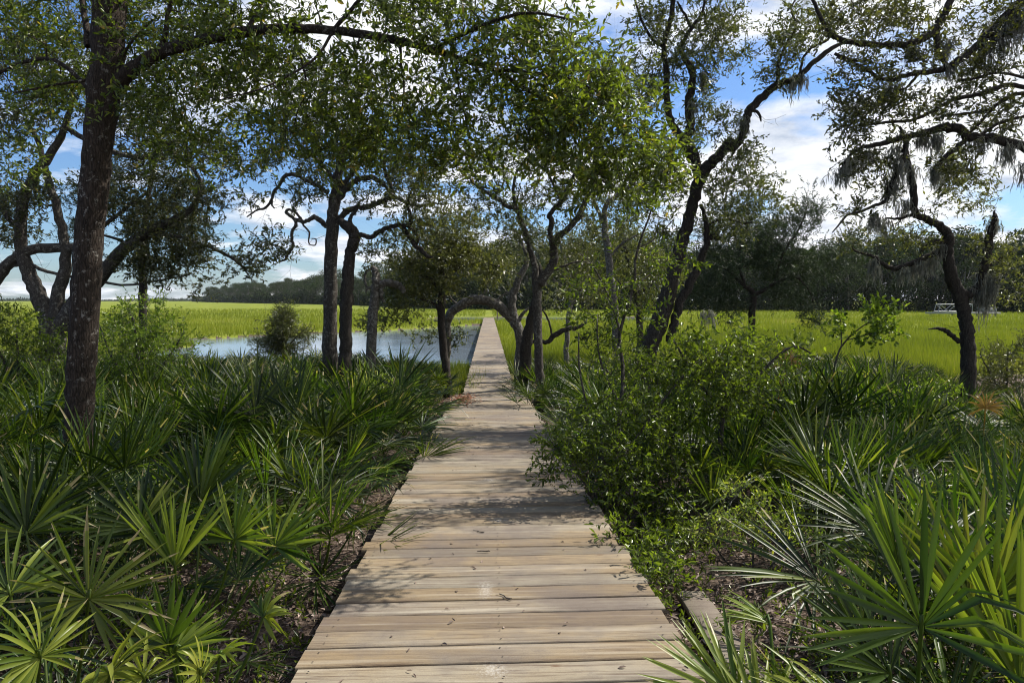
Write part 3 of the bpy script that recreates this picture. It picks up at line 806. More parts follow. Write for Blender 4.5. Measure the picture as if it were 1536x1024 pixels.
T8_blobs = [(760, 240, D, 50, 36, 1.3, 36), (830, 220, D, 60, 40, 1.4, 44), (740, 300, D, 40, 24, 1., 24), (800, 300, D, 40, 24, 1.1, 20), (870, 300, D, 34, 30, 1., 20), (900, 230, D, 50, 40, 1.3, 30), (770, 350, D, 40, 18, .9, 18), (860, 360, D, 36, 20, .9, 16),
            (830, 150, D, 70, 50, 1.4, 40), (920, 150, D, 50, 50, 1.4, 26), (940, 320, D, 30, 26, .9, 14), (700, 270, D, 30, 30, 1., 14)]
make_tree('oak_tree', 'forked grey oak rising just right of the boardwalk', T8_limbs, T8_blobs, 'oak_far', 'bark', dens=1.35, nsp=5, nlf=11, ls=.30, L=.072, sides=12)
D = 20.
z = lambda x, y, w, D=20.: (500 + x / 2.925, 330 + y / 2.925, D, w)
make_tree('oak_tree', 'dark leaning oak trunk close behind the forked grey oak', [
    [z(842, 580, 18), z(852, 510, 17), z(866, 450, 15), z(880, 390, 13), z(892, 330, 11), z(900, 280, 9), z(905, 200, 6)],
    [z(850, 540, 6), z(900, 530, 6), z(945, 532, 7), z(965, 508, 8), z(995, 492, 8), z(1035, 476, 7), z(1075, 470, 5), z(1110, 450, 3)],
    [z(960, 510, 3), z(940, 430, 3), z(900, 370, 2), z(870, 330, 2)]],
    [(870, 400, D, 40, 30, 1.2, 22), (880, 440, D, 40, 24, 1., 16), (840, 400, D, 30, 20, .9, 8)], 'oak_far', 'bark_dark', nsp=5, nlf=10, ls=.32, L=.08, sides=10)
# pale trunk further back
D = 26.
make_tree('oak_tree', 'pale grey trunk standing farther back between the forked oak and the leaning oak', [
    [(926, 520, D, 14), (922, 467, D, 13), (917, 426, D, 12), (912, 374, D, 11), (907, 340, D, 10), (908, 310, D, 8), (922, 296, D, 8), (936, 286, D, 7), (960, 262, D, 5), (975, 230, D, 3)],
    [(907, 340, D, 6), (890, 300, D, 5), (870, 270, D, 4), (850, 250, D, 2)], [(914, 385, D, 4), (940, 360, D, 4), (965, 350, D, 2)]],
    [(910, 280, D, 40, 30, 1.6, 26), (960, 300, D, 34, 30, 1.6, 24), (890, 340, D, 26, 30, 1.3, 18), (950, 360, D, 30, 24, 1.3, 16), (850, 290, D, 26, 20, 1.2, 12), (960, 420, D, 34, 26, 1.5, 20), (900, 440, D, 30, 20, 1.3, 14)],
    'oak_far', 'bark_grey', nsp=5, nlf=10, ls=.4, L=.11, sides=9)

# --- leaning oak right of centre
D = 13.
u = lambda x, y, w, D=13.: (900 + x / 2.844, 200 + y / 2.844, D, w)
r_ = lambda x, y, w, D=13.: (1016 + x / 2.925, y / 2.925, D, w)
T9_limbs = [
    [(962, 560, D, 34), u(200, 950, 30), u(222, 880, 28), u(252, 810, 27), u(285, 710, 25), u(315, 600, 23), u(342, 490, 20), u(372, 390, 18), u(392, 310, 17), u(412, 240, 18), u(435, 175, 19), u(472, 128, 17), u(520, 80, 15), u(560, 32, 14), r_(236, 655, 14), r_(285, 600, 12), r_(302, 545, 12), r_(312, 490, 12), r_(365, 432, 12), r_(438, 372, 11), r_(520, 345, 10), r_(582, 288, 8), r_(640, 240, 8), r_(700, 200, 6), r_(745, 186, 4)],
    [u(425, 200, 15), u(400, 90, 14), u(372, 30, 13), r_(56, 560, 13), r_(50, 450, 13), r_(66, 350, 10), r_(48, 280, 9), r_(14, 220, 7), r_(40, 160, 6), r_(80, 100, 5), r_(112, 50, 4), r_(120, -40, 3)],
    [u(395, 110, 14), u(340, 10, 12), (1009, 185, D, 11), (1002, 161, D, 10), (999, 110, D, 9), (996, 68, D, 8), (1006, 27, D, 8), (1013, -20, D, 6), (1020, -80, D, 4)],
    [(1013, -20, D, 7), (1020, -90, 12.5, 7), (960, -150, 12, 5), (900, -140, 12, 3)],  # out-of-view limb that carries the added shade crown
    [(1020, -90, 12.5, 6), (1080, -150, 11.5, 5), (1150, -170, 11.5, 3)],
    [(996, 70, D, 6), (980, 60, D, 5), (962, 30, D, 4), (950, -10, D, 3)],
    [r_(438, 372, 7), r_(440, 300, 5), r_(470, 210, 4), r_(520, 120, 4), r_(500, 40, 3), r_(540, -30, 2)],
    [r_(540, 330, 5), r_(550, 260, 4), r_(590, 210, 4), r_(660, 175, 4), r_(672, 120, 3), r_(690, 60, 2)],
    [r_(312, 490, 5), r_(345, 486, 5), r_(362, 510, 4), r_(368, 535, 2)],
    [r_(520, 345, 4), r_(545, 350, 4), r_(572, 352, 2)],
    [u(300, 890, 14), u(312, 830, 13), u(345, 715, 13), u(385, 640, 13), u(415, 580, 13), u(445, 500, 11), u(458, 430, 9), u(450, 370, 7), u(430, 300, 5)],
    [u(455, 395, 4), u(500, 372, 4), u(560, 368, 4), u(610, 384, 3), u(650, 380, 2)],
    [u(455, 445, 8), u(480, 442, 9), u(505, 446, 7), u(514, 448, 2)],
    [r_(60, 120, 4), r_(30, 60, 4), r_(0, 10, 3)],
]
T9_blobs = [(960, -110, 12., 110, 50, 1.2, 50), (1080, -130, 11.5, 120, 60, 1.2, 50), (1020, -190, 10.5, 160, 60, 1.2, 46), (900, -120, 13.5, 110, 40, 1.2, 36), (1180, -150, 12.5, 100, 60, 1.2, 36), (860, -60, 15., 90, 30, 1., 24),(1070, 40, D, 45, 40, 1.2, 40), (1040, 90, D, 40, 30, 1., 30), (985, 40, D, 40, 40, 1., 34), (980, 120, D, 30, 40, 1., 26), (1090, 80, D, 40, 30, 1., 16), (1060, 140, D, 24, 30, .8, 12), (1180, 60, D, 35, 40, 1., 34), (1170, 110, D, 24, 24, .6, 12), (1220, 30, D, 40, 30, 1., 18),  # rows well above the frame: unseen foliage added to darken the left thicket
            (1030, 210, D, 30, 30, .9, 16), (1075, 180, D, 30, 24, .8, 14), (1110, 230, D, 36, 24, .8, 20), (1120, 270, D, 34, 22, .8, 16), (1080, 280, D, 34, 30, .9, 20), (1010, 290, D, 34, 40, 1., 22), (1090, 330, D, 40, 26, .9, 26), (980, 230, D, 36, 40, 1., 24), (1000, 350, D, 30, 20, .8, 10),
            (1040, -40, D, 120, 50, 1.4, 50), (960, 300, D, 34, 40, 1., 16), (1150, 300, D, 50, 20, .9, 18)]
make_tree('leaning_oak', 'leaning dark oak right of centre with two great rising boughs', T9_limbs, T9_blobs, 'oak_far', 'bark_dark', dens=1.35, nsp=5, nlf=11, ls=.26, L=.062, sides=14,
          mosses=[(1188, 118, 13, 18, 38, 24), (1054, 110, 13, 14, 34, 16), (1200, 112, 13, 10, 22, 10), (1115, 175, 13, 14, 30, 14), (1038, 150, 13, 14, 30, 14), (1062, 465, 13, 24, 34, 14)])

# --- dark cedar at right centre
D = 23.
make_tree('cedar_tree', 'low dark cedar with a forked trunk standing in front of the right treeline', [
    [(1126, 540, D, 10), (1127, 506, D, 10), (1128, 470, D, 11), (1130, 440, D, 10), (1118, 430, D, 6), (1108, 420, D, 5), (1092, 405, D, 4), (1075, 400, D, 2)],
    [(1130, 444, D, 8), (1150, 432, D, 6), (1172, 421, D, 5), (1190, 414, D, 4), (1210, 430, D, 3), (1220, 450, D, 2)], [(1118, 430, D, 4), (1108, 395, D, 4), (1112, 360, D, 3), (1106, 320, D, 2)],
    [(1160, 428, D, 4), (1175, 380, D, 4), (1200, 340, D, 3), (1214, 300, D, 1.5)]],
    [(1080, 400, D, 40, 34, 1.6, 60), (1120, 370, D, 50, 36, 1.6, 70), (1180, 390, D, 50, 30, 1.6, 60), (1150, 345, D, 50, 26, 1.4, 46), (1215, 310, D, 16, 26, .7, 14), (1195, 340, D, 30, 24, 1., 24), (1060, 440, D, 36, 22, 1.2, 30), (1230, 400, D, 30, 30, 1.3, 26),
     (1180, 440, D, 40, 20, 1.2, 26), (1220, 470, D, 20, 22, .8, 14), (1090, 460, D, 28, 22, 1., 20), (1100, 310, D, 34, 20, 1., 22), (1270, 380, D, 30, 24, 1.1, 18), (1070, 350, D, 26, 24, 1.1, 16)],
    'cedar', 'bark_dark', L=.10, Wf=.20, nsp=9, nlf=14, ls=.34, sides=9, twr=.8)

# --- mossy oak at the right
D = 13.
q = lambda x, y, w, D=13.: (1300 + x / 4.653, 300 + y / 4.653, D, w)
T11_limbs = [
    [(1450, 660, D, 30), (1450, 600, D, 27), q(710, 1150, 25), q(708, 1010, 24), q(695, 890, 22), q(675, 760, 22), q(640, 650, 22), q(595, 550, 21), q(575, 440, 18), q(573, 340, 17), q(572, 260, 17), q(550, 215, 15), q(500, 170, 13), q(440, 138, 12), q(390, 120, 11), q(345, 105, 11), (1371, 308, D, 12), (1368, 273, D, 11), (1361, 240, D, 9), (1358, 215, D, 7), (1350, 190, D, 4)],
    [q(560, 385, 10), q(500, 372, 10), q(450, 382, 9), q(390, 410, 9), q(330, 438, 9), q(270, 462, 8), q(210, 478, 8), q(150, 466, 8), q(100, 440, 7), q(60, 402, 6), q(10, 380, 5), q(-40, 370, 4), q(-100, 340, 3)],
    [q(560, 290, 10), q(490, 290, 9), q(430, 310, 8), q(395, 335, 7), q(380, 365, 4)],
    [q(660, 650, 14), q(720, 652, 15), q(775, 615, 14), q(800, 540, 13), q(815, 470, 13), q(840, 400, 14), q(852, 330, 13), q(856, 280, 13), q(870, 220, 12), q(888, 160, 12), q(895, 120, 9), q(888, 90, 4), q(895, 72, 2)],
    [q(655, 990, 8), q(620, 965, 8), q(580, 930, 8), q(530, 903, 7), q(480, 895, 4), q(430, 902, 1.5)],
    [q(345, 110, 6), q(290, 110, 5), q(240, 125, 5), q(190, 130, 4), q(140, 122, 2)],
    [q(840, 470, 5), q(900, 430, 5), q(960, 390, 4), q(1010, 350, 3)],
    [q(700, 940, 12), q(722, 900, 14), q(740, 885, 10)],
]
T11_blobs = [(1380, 360, D, 24, 24, .8, 20), (1340, 360, D, 30, 20, .8, 16), (1500, 400, D, 24, 24, .8, 18), (1520, 440, D, 20, 24, .7, 12), (1470, 370, D, 20, 20, .6, 10), (1445, 270, D, 44, 30, 1., 34), (1420, 235, D, 30, 20, .8, 14), (1510, 380, D, 26, 14, .6, 10),
             (1290, 360, D, 30, 18, .7, 12), (1340, 250, D, 26, 20, .8, 10), (1470, 300, D, 34, 16, .8, 14), (1400, 310, D, 24, 12, .6, 6)]
make_tree('mossy_oak', 'grey oak hung with moss at the right with a broken upright top', T11_limbs, T11_blobs, 'oak_far', 'bark_dark', nsp=4, nlf=10, ls=.24, L=.062, sides=14, flare=1.6,
          mosses=[(1478, 410, 13, 26, 96, 60), (1490, 410, 13, 24, 60, 40), (1468, 430, 13, 16, 44, 20), (1397, 384, 13, 12, 38, 18), (1376, 392, 13, 14, 36, 20), (1352, 402, 13, 10, 26, 10), (1312, 388, 13, 12, 42, 16), (1410, 366, 13, 14, 30, 16),
                  (1490, 330, 13, 9, 30, 14), (1366, 250, 13, 16, 60, 30), (1360, 300, 13, 12, 40, 16), (1328, 330, 13, 22, 34, 18)])

# --- great oak reaching in from beyond the right edge
D = 10.
r_ = lambda x, y, w, D=10.: (1016 + x / 2.925, y / 2.925, D, w)
T12_limbs = [
    [(1830, 900, 10, 70), (1815, 700, 10, 66), (1790, 450, 10, 64), (1750, 280, 10, 56), (1710, 150, 10, 44), (1690, 20, 10, 32), (1660, -120, 10, 22), (1640, -260, 10, 12)],
    [(1752, 300, 10, 30), (1650, 262, 10, 24), (1580, 238, 10, 18), r_(1520, 650, 16), r_(1400, 612, 15), r_(1290, 600, 15), r_(1230, 565, 15), r_(1170, 558, 14), r_(1110, 578, 11), r_(1040, 592, 9), r_(960, 612, 9), r_(890, 632, 8), r_(800, 652, 6), r_(750, 690, 5), r_(715, 745, 3)],
    [r_(1018, 600, 8), r_(1000, 640, 9), r_(992, 700, 9), r_(960, 765, 9), r_(930, 830, 8), r_(920, 880, 7), r_(870, 900, 5), r_(800, 930, 4), r_(745, 945, 4), r_(710, 985, 3), r_(680, 1020, 2)],
    [r_(1275, 605, 8), r_(1225, 650, 8), r_(1170, 695, 8), r_(1130, 740, 8), r_(1122, 790, 6)],
    [(1740, 220, 10, 18), (1620, 150, 10, 12), r_(1520, 382, 8), r_(1440, 372, 8), r_(1360, 402, 8), r_(1300, 420, 7), r_(1230, 432, 7), r_(1150, 470, 6), r_(1080, 508, 6), r_(1010, 530, 5), r_(900, 540, 4), r_(830, 550, 2)],
    [(1620, 150, 10, 8), r_(1520, 410, 7), r_(1440, 432, 6), r_(1370, 480, 6), r_(1290, 496, 5), r_(1200, 505, 4), r_(1130, 520, 3)],
    [(1700, 60, 10, 22), (1600, -10, 10, 18), (1540, 0, 10, 15), r_(1450, 62, 14), r_(1380, 135, 13), r_(1310, 205, 13), r_(1230, 272, 13), r_(1150, 308, 10), r_(1050, 322, 8), r_(985, 335, 7), r_(940, 352, 6), r_(880, 342, 6), r_(825, 302, 5), r_(760, 272, 4), r_(700, 250, 3)],
    [(1650, -60, 10, 16), (1540, -90, 10, 14), (1450, -50, 10, 13), r_(1200, 0, 12), r_(1165, 80, 12), r_(1120, 140, 13), r_(1040, 186, 12), r_(960, 198, 10), r_(900, 196, 9), r_(780, 188, 9), r_(690, 165, 8), r_(650, 120, 7), r_(618, 50, 6), r_(590, -10, 5), r_(570, -80, 3)],
    [r_(1140, 130, 10), r_(1142, 220, 10), r_(1175, 275, 8), r_(1195, 310, 5)],
    [r_(1320, 600, 7), r_(1400, 545, 6), r_(1480, 520, 6), (1545, 172, 10, 5), (1640, 140, 10, 5)],
    [r_(1230, 352, 5), r_(1320, 342, 5), r_(1400, 318, 5), r_(1480, 330, 5), (1560, 118, 10, 5), (1690, 110, 10, 8)],
    [r_(1260, 600, 5), r_(1330, 540, 5), r_(1380, 480, 4), r_(1440, 440, 3)],
    [r_(690, 235, 5), r_(730, 252, 5), r_(790, 268, 4), r_(850, 260, 3)],
    [r_(1060, 322, 5), r_(1010, 380, 4), r_(960, 400, 3)],
]
T12_blobs = [(1300, -95, 9.2, 150, 36, 1.2, 20), (1420, -80, 8.6, 120, 36, 1., 14),(1760, 40, 10, 160, 120, 1.8, 50), (1900, 120, 11, 140, 120, 1.8, 50), (1720, -120, 11, 200, 100, 1.8, 40), (1950, 250, 9, 140, 120, 1.6, 40),(1300, 30, 10, 50, 40, 1., 36), (1350, 30, 10, 40, 30, .9, 26), (1290, 90, 10, 40, 24, .8, 18), (1270, 120, 10, 30, 20, .6, 10), (1300, 160, 10, 36, 24, .8, 26), (1280, 190, 10, 30, 24, .7, 22), (1340, 150, 10, 34, 20, .8, 20), (1400, 160, 10, 40, 20, .8, 22), (1480, 100, 10, 40, 30, 1., 26), (1500, 160, 10, 40, 24, .9, 24),  # rows out of frame: added foliage, dapples the deck and shades the right thicket
             (1430, 40, 10, 40, 40, 1., 20), (1380, 90, 10, 36, 24, .8, 16), (1330, 120, 10, 26, 24, .6, 12), (1500, 190, 10, 40, 22, .8, 14), (1430, 250, 10, 36, 24, .8, 22), (1300, 240, 10, 34, 24, .7, 18), (1290, 310, 10, 24, 14, .5, 8), (1320, 290, 10, 26, 20, .6, 8), (1510, 20, 10, 50, 30, 1., 20),
             (1250, 30, 10, 34, 30, .8, 18), (1400, -50, 10, 160, 50, 1.5, 50), (1600, 80, 10, 60, 80, 1.2, 40), (1620, -80, 10, 100, 80, 1.5, 40), (1450, 120, 10, 40, 20, .8, 12), (1370, 200, 10, 34, 16, .7, 10), (1260, 170, 10, 20, 30, .5, 10)]
make_tree('great_oak', 'wide spreading oak whose mossy limbs reach in from the right edge', T12_limbs, T12_blobs, 'oak_far', 'bark_dark', dens=1.15, nsp=4, nlf=10, ls=.22, L=.058, sides=16,
          mosses=[(1500, 30, 10, 40, 84, 70), (1528, 10, 10, 34, 80, 60), (1478, 60, 10, 24, 50, 30), (1425, 95, 10, 20, 36, 24), (1400, 250, 10, 18, 44, 30), (1405, 200, 10, 16, 34, 18), (1385, 200, 10, 12, 26, 12), (1345, 215, 10, 18, 60, 26), (1337, 270, 10, 16, 50, 26),
                  (1262, 250, 10, 14, 34, 20), (1275, 235, 10, 14, 40, 16), (1510, 215, 10, 34, 46, 40), (1470, 208, 10, 20, 30, 18), (1335, 125, 10, 16, 34, 16), (1310, 320, 10, 20, 40, 18), (1420, 60, 10, 14, 34, 16), (1365, 70, 10, 20, 18, 14), (1296, 225, 10, 16, 26, 14), (1540, 240, 10, 20, 60, 24), (1350, 240, 9.9, 18, 50, 24)])


# mid-distance oaks behind the forked oak, on the marsh edge
D = 34.
make_tree('oak_tree', 'bushy mid distance oak right of the far boardwalk filling the gap behind the forked oak', [
    [(960, 500, D, 10), (958, 460, D, 10), (950, 420, D, 8), (940, 380, D, 6), (930, 340, D, 3)], [(956, 440, D, 6), (1000, 410, D, 5), (1030, 395, D, 3)], [(955, 440, D, 6), (910, 415, D, 5), (880, 400, D, 3)]],
    [(950, 400, D, 60, 34, 2.4, 60), (900, 410, D, 44, 26, 2., 34), (1000, 410, D, 40, 30, 2., 34), (930, 360, D, 50, 30, 2., 40), (980, 450, D, 40, 16, 1.6, 20), (900, 445, D, 36, 14, 1.6, 16), (870, 380, D, 30, 26, 1.6, 18)],
    'oak_far', 'bark_dark', L=.14, Wf=.42, nsp=6, nlf=11, ls=.5, sides=8)
D = 30.
make_tree('oak_tree', 'scrubby oak with bare twigs between the arched oak and the pale trunk', [
    [(850, 520, D, 8), (852, 480, D, 7), (858, 440, D, 6), (850, 400, D, 5), (840, 360, D, 3)], [(854, 460, D, 4), (880, 430, D, 3), (900, 400, D, 2)], [(856, 440, D, 4), (820, 410, D, 3), (800, 380, D, 2)]],
    [(850, 400, D, 46, 30, 1.8, 36), (830, 360, D, 40, 26, 1.8, 26), (760, 400, D, 40, 30, 1.8, 18), (880, 350, D, 30, 26, 1.6, 16)],
    'oak_far', 'bark_grey', L=.12, Wf=.42, nsp=5, nlf=10, ls=.45, sides=8)

# ------------------------------------------------------------------ shrubs
def make_shrub(name, label, base, stems, blobs, leaf='shrub', L=.045, Wf=.42, nsp=5, nlf=9, ls=.15, bark='bark', group=None, cat='shrub', Dn=1.):
    limbs = []
    for i, st in enumerate(stems):
        limbs.append(st)
    return make_tree(name, label, limbs, blobs, leaf, bark, L=L, Wf=Wf, nsp=nsp, nlf=nlf, ls=ls, group=group, sides=6, base=base, flare=1., rough=.03, crown='foliage', cat=cat, twr=.5, jit=.02, dens=Dn)


make_shrub('leafy_shrub', 'tall loose leafy shrub leaning over the right edge of the boardwalk', None,
    [[(926, 800, 6.50, 9), (925, 790, 6.50, 8), (922, 760, 6.63, 7), (925, 690, 6.76, 7), (930, 620, 6.76, 6), (935, 560, 6.89, 6), (930, 500, 7.02, 5), (950, 430, 7.02, 4), (955, 380, 7.02, 4), (972, 330, 7.02, 3), (985, 290, 7.02, 2)],
     [(925, 780, 6.50, 5), (890, 740, 6.50, 4), (850, 690, 6.50, 3), (825, 660, 6.50, 2)], [(925, 780, 6.50, 6), (970, 770, 6.4, 5), (1030, 740, 6.76, 4), (1060, 720, 6.76, 2)],
     [(922, 740, 6.63, 5), (890, 640, 6.76, 4), (870, 560, 6.76, 3), (868, 500, 6.76, 2)], [(925, 700, 6.76, 5), (980, 620, 7.02, 4), (1030, 560, 7.28, 4), (1090, 520, 7.54, 2)],
     [(931, 610, 6.76, 4), (900, 540, 6.76, 3), (895, 470, 6.89, 2)], [(930, 500, 7.02, 3), (915, 450, 7.02, 3), (890, 400, 7.02, 2), (870, 380, 7.02, 1.5)], [(950, 430, 7.02, 3), (990, 400, 7.15, 2), (1020, 370, 7.15, 1.5)],
     [(960, 370, 7.02, 2), (980, 360, 7.02, 2), (1010, 330, 7.02, 1.5)]],
    [(900, 700, 6.50, 70, 60, .45, 60), (860, 650, 6.50, 50, 40, .4, 34), (940, 760, 6.50, 80, 60, .45, 64), (1000, 730, 6.63, 60, 60, .4, 44), (960, 640, 6.76, 70, 50, .4, 40), (925, 600, 6.76, 50, 36, .4, 28), (960, 830, 5.32, 60, 50, .35, 44), (1010, 800, 6.23, 50, 50, .35, 34),
     (840, 690, 6.50, 36, 24, .3, 14), (945, 550, 6.89, 60, 36, .4, 24), (880, 500, 6.89, 40, 36, .3, 16), (990, 560, 7.15, 60, 36, .4, 26), (1060, 540, 7.41, 60, 30, .4, 24), (890, 420, 7.02, 50, 30, .3, 16), (1000, 390, 7.02, 40, 30, .3, 14), (960, 300, 7.02, 30, 30, .3, 10), (930, 470, 7.02, 60, 30, .3, 20), (980, 870, 4.70, 40, 36, .3, 22),
     (1000, 640, 6.89, 50, 40, .4, 24)],
    L=.052, Wf=.38, nsp=4, nlf=9, ls=.17, Dn=.8)
make_shrub('leafy_shrub', 'bright sunlit shrub of fresh green leaves below the leaning oak', None,
    [[(1080, 680, 7.5, 9), (1085, 600, 7.5, 8), (1090, 540, 7.5, 6), (1100, 500, 7.5, 4)], [(1084, 620, 7.5, 5), (1040, 560, 7.5, 5), (1010, 510, 7.5, 3)], [(1084, 620, 7.5, 5), (1140, 560, 7.5, 5), (1190, 520, 7.5, 4), (1230, 540, 7.5, 2)]],
    [(1090, 535, 7.5, 70, 24, .7, 34), (1030, 550, 7.5, 50, 30, .6, 26), (1160, 545, 7.5, 60, 22, .6, 28), (1060, 585, 7.4, 70, 24, .6, 30), (1120, 590, 7.4, 70, 24, .6, 26), (1040, 500, 7.5, 36, 14, .4, 7), (1190, 520, 7.5, 40, 12, .4, 8), (1110, 500, 7.5, 40, 14, .4, 7), (1060, 620, 7.2, 50, 20, .4, 12)],
    leaf='shrub', L=.055, Wf=.38, ls=.18, Dn=.8)
make_shrub('wax_myrtle', 'broad bushy wax myrtle just right of the big brown trunk', None,
    [[(215, 640, 12, 7), (210, 580, 12, 6), (205, 520, 12, 5), (200, 480, 12, 4), (190, 462, 12, 2)], [(210, 600, 12, 5), (250, 540, 12, 4), (275, 500, 12, 2)], [(212, 610, 12, 5), (170, 540, 12, 4), (150, 490, 12, 2)]],
    [(190, 500, 12, 44, 30, .9, 50), (230, 520, 12, 40, 34, .9, 46), (165, 540, 12, 36, 34, .8, 36), (215, 570, 12, 60, 30, .9, 50), (250, 490, 12, 24, 18, .5, 14), (190, 465, 12, 22, 12, .5, 10), (280, 520, 12, 20, 14, .5, 8), (228, 462, 12, 20, 16, .5, 12), (170, 600, 11, 60, 20, .6, 24)],
    leaf='shrub', L=.062, Wf=.30, ls=.2)
make_shrub('wax_myrtle', 'low green bush at the far left edge beneath the old oak', None,
    [[(30, 620, 13, 6), (28, 560, 13, 5), (25, 500, 13, 3)], [(30, 600, 13, 5), (60, 540, 13, 4), (80, 510, 13, 2)], [(30, 600, 13, 5), (0, 530, 13, 4), (-20, 490, 13, 2)]],
    [(20, 490, 13, 50, 30, 1., 56), (70, 520, 13, 34, 24, .8, 34), (20, 550, 13, 70, 36, 1., 60), (-30, 500, 13, 40, 30, 1., 30), (90, 560, 12, 40, 30, .8, 34), (10, 600, 12, 70, 24, .7, 30)],
    leaf='shrub', L=.062, Wf=.30, ls=.2)
make_shrub('marsh_elder', 'feathery green bush standing alone at the near edge of the pond', None,
    [[(424, 560, 25, 5), (424, 520, 25, 4), (424, 490, 25, 3), (424, 462, 25, 2)], [(424, 530, 25, 3), (405, 505, 25, 2), (396, 490, 25, 1)], [(424, 530, 25, 3), (445, 505, 25, 2), (462, 490, 25, 1)]],
    [(424, 468, 25, 9, 12, .4, 16), (424, 484, 25, 17, 16, .7, 44), (422, 506, 25, 20, 18, .8, 60), (452, 500, 25, 14, 14, .6, 22), (402, 515, 25, 20, 14, .7, 34), (430, 528, 25, 26, 12, .7, 40)],
    leaf='oak_far', L=.10, Wf=.22, ls=.35, nsp=6, nlf=10)
make_shrub('sapling', 'sparse young sapling with round leaves in front of the right marsh', None,
    [[(1240, 620, 12, 4), (1250, 560, 12, 3), (1262, 520, 12, 3), (1290, 492, 12, 2), (1320, 475, 12, 1.5)], [(1262, 520, 12, 2), (1262, 490, 12, 2), (1258, 468, 12, 1.5)], [(1270, 510, 12, 2), (1310, 500, 12, 2), (1340, 498, 12, 1.5)]],
    [(1325, 475, 12, 30, 12, .4, 14), (1335, 498, 12, 22, 10, .4, 9), (1262, 480, 12, 14, 14, .3, 6), (1290, 500, 12, 30, 10, .4, 6), (1310, 460, 12, 16, 8, .3, 4)],
    leaf='shrub', L=.075, Wf=.65, ls=.16, nsp=4, nlf=7)
make_shrub('marsh_elder', 'grey green bush by the marsh at the right edge behind the mossy oak', None,
    [[(1510, 620, 14, 5), (1510, 570, 14, 4), (1512, 530, 14, 3)], [(1510, 600, 14, 4), (1480, 550, 14, 3), (1470, 530, 14, 2)], [(1510, 600, 14, 4), (1560, 550, 14, 3), (1580, 520, 14, 2)]],
    [(1505, 545, 14, 34, 26, .8, 40), (1550, 530, 14, 36, 34, .8, 34), (1480, 580, 14, 40, 26, .8, 34), (1530, 590, 14, 50, 24, .8, 34), (1430, 600, 14, 36, 20, .8, 20)],
    leaf='oak_far', L=.065, Wf=.3, ls=.22, nsp=6)
make_shrub('low_shrub', 'low yellow green shrub over the leaf litter at the lower right', None,
    [[(1130, 900, 5.2, 5), (1130, 860, 5.2, 4), (1130, 810, 5.2, 3), (1135, 770, 5.2, 2)], [(1130, 880, 5.2, 4), (1180, 820, 5.2, 3), (1210, 780, 5.2, 2)], [(1130, 880, 5.2, 4), (1080, 830, 5.2, 3), (1060, 780, 5.2, 2)]],
    [(1130, 770, 5.4, 60, 24, .4, 30), (1180, 790, 5.3, 44, 30, .4, 26), (1080, 790, 5.2, 40, 30, .3, 22), (1140, 800, 5.1, 50, 20, .3, 10), (1200, 750, 5.6, 36, 20, .4, 14), (1050, 800, 5.0, 26, 20, .3, 6), (1100, 740, 5.6, 40, 20, .4, 14)],
    leaf='yellow_shrub', L=.035, Wf=.40, ls=.12, nsp=4, nlf=7, Dn=.75)
make_shrub('low_shrub', 'dark leafy undergrowth bush between the leafy shrub and the mossy oak', None,
    [[(1290, 700, 8.5, 5), (1290, 650, 8.5, 4), (1290, 620, 8.5, 2)], [(1290, 680, 8.5, 4), (1240, 640, 8.5, 3), (1200, 620, 8.5, 2)], [(1290, 680, 8.5, 4), (1350, 640, 8.5, 3), (1400, 620, 8.5, 2)]],
    [(1290, 650, 8.5, 70, 26, .7, 40), (1210, 650, 8.2, 50, 26, .6, 26), (1380, 640, 8.6, 60, 22, .7, 30)],
    leaf='shrub', L=.045, Wf=.42, ls=.15)

for (px_, py_, D_, lab_) in ((1390, 600, 10.5, 'small dark bush just left of the mossy oak trunk'), (1230, 590, 11., 'dark bush in front of the sparse sapling'),
                            (330, 600, 9.5, 'dark leafy bush among the palmettos beyond the big trunk'), (560, 590, 12., 'green bush between the slim oaks and the boardwalk'), (935, 545, 13., 'leafy bush just beyond the tall loose shrub')):
    make_shrub('low_shrub', lab_, None, [[(px_, py_ + 60, D_, 6), (px_, py_ + 20, D_, 5), (px_, py_, D_, 3)], [(px_, py_ + 40, D_, 4), (px_ + 30, py_ + 5, D_, 3), (px_ + 50, py_ - 5, D_, 2)], [(px_, py_ + 40, D_, 4), (px_ - 30, py_ + 5, D_, 3), (px_ - 50, py_ - 5, D_, 2)]],
               [(px_, py_, D_, 60, 24, .6, 30), (px_ - 30, py_ + 20, D_, 50, 22, .6, 18), (px_ + 30, py_ + 20, D_, 50, 22, .6, 18)], leaf='shrub', L=.055, Wf=.4, ls=.18)
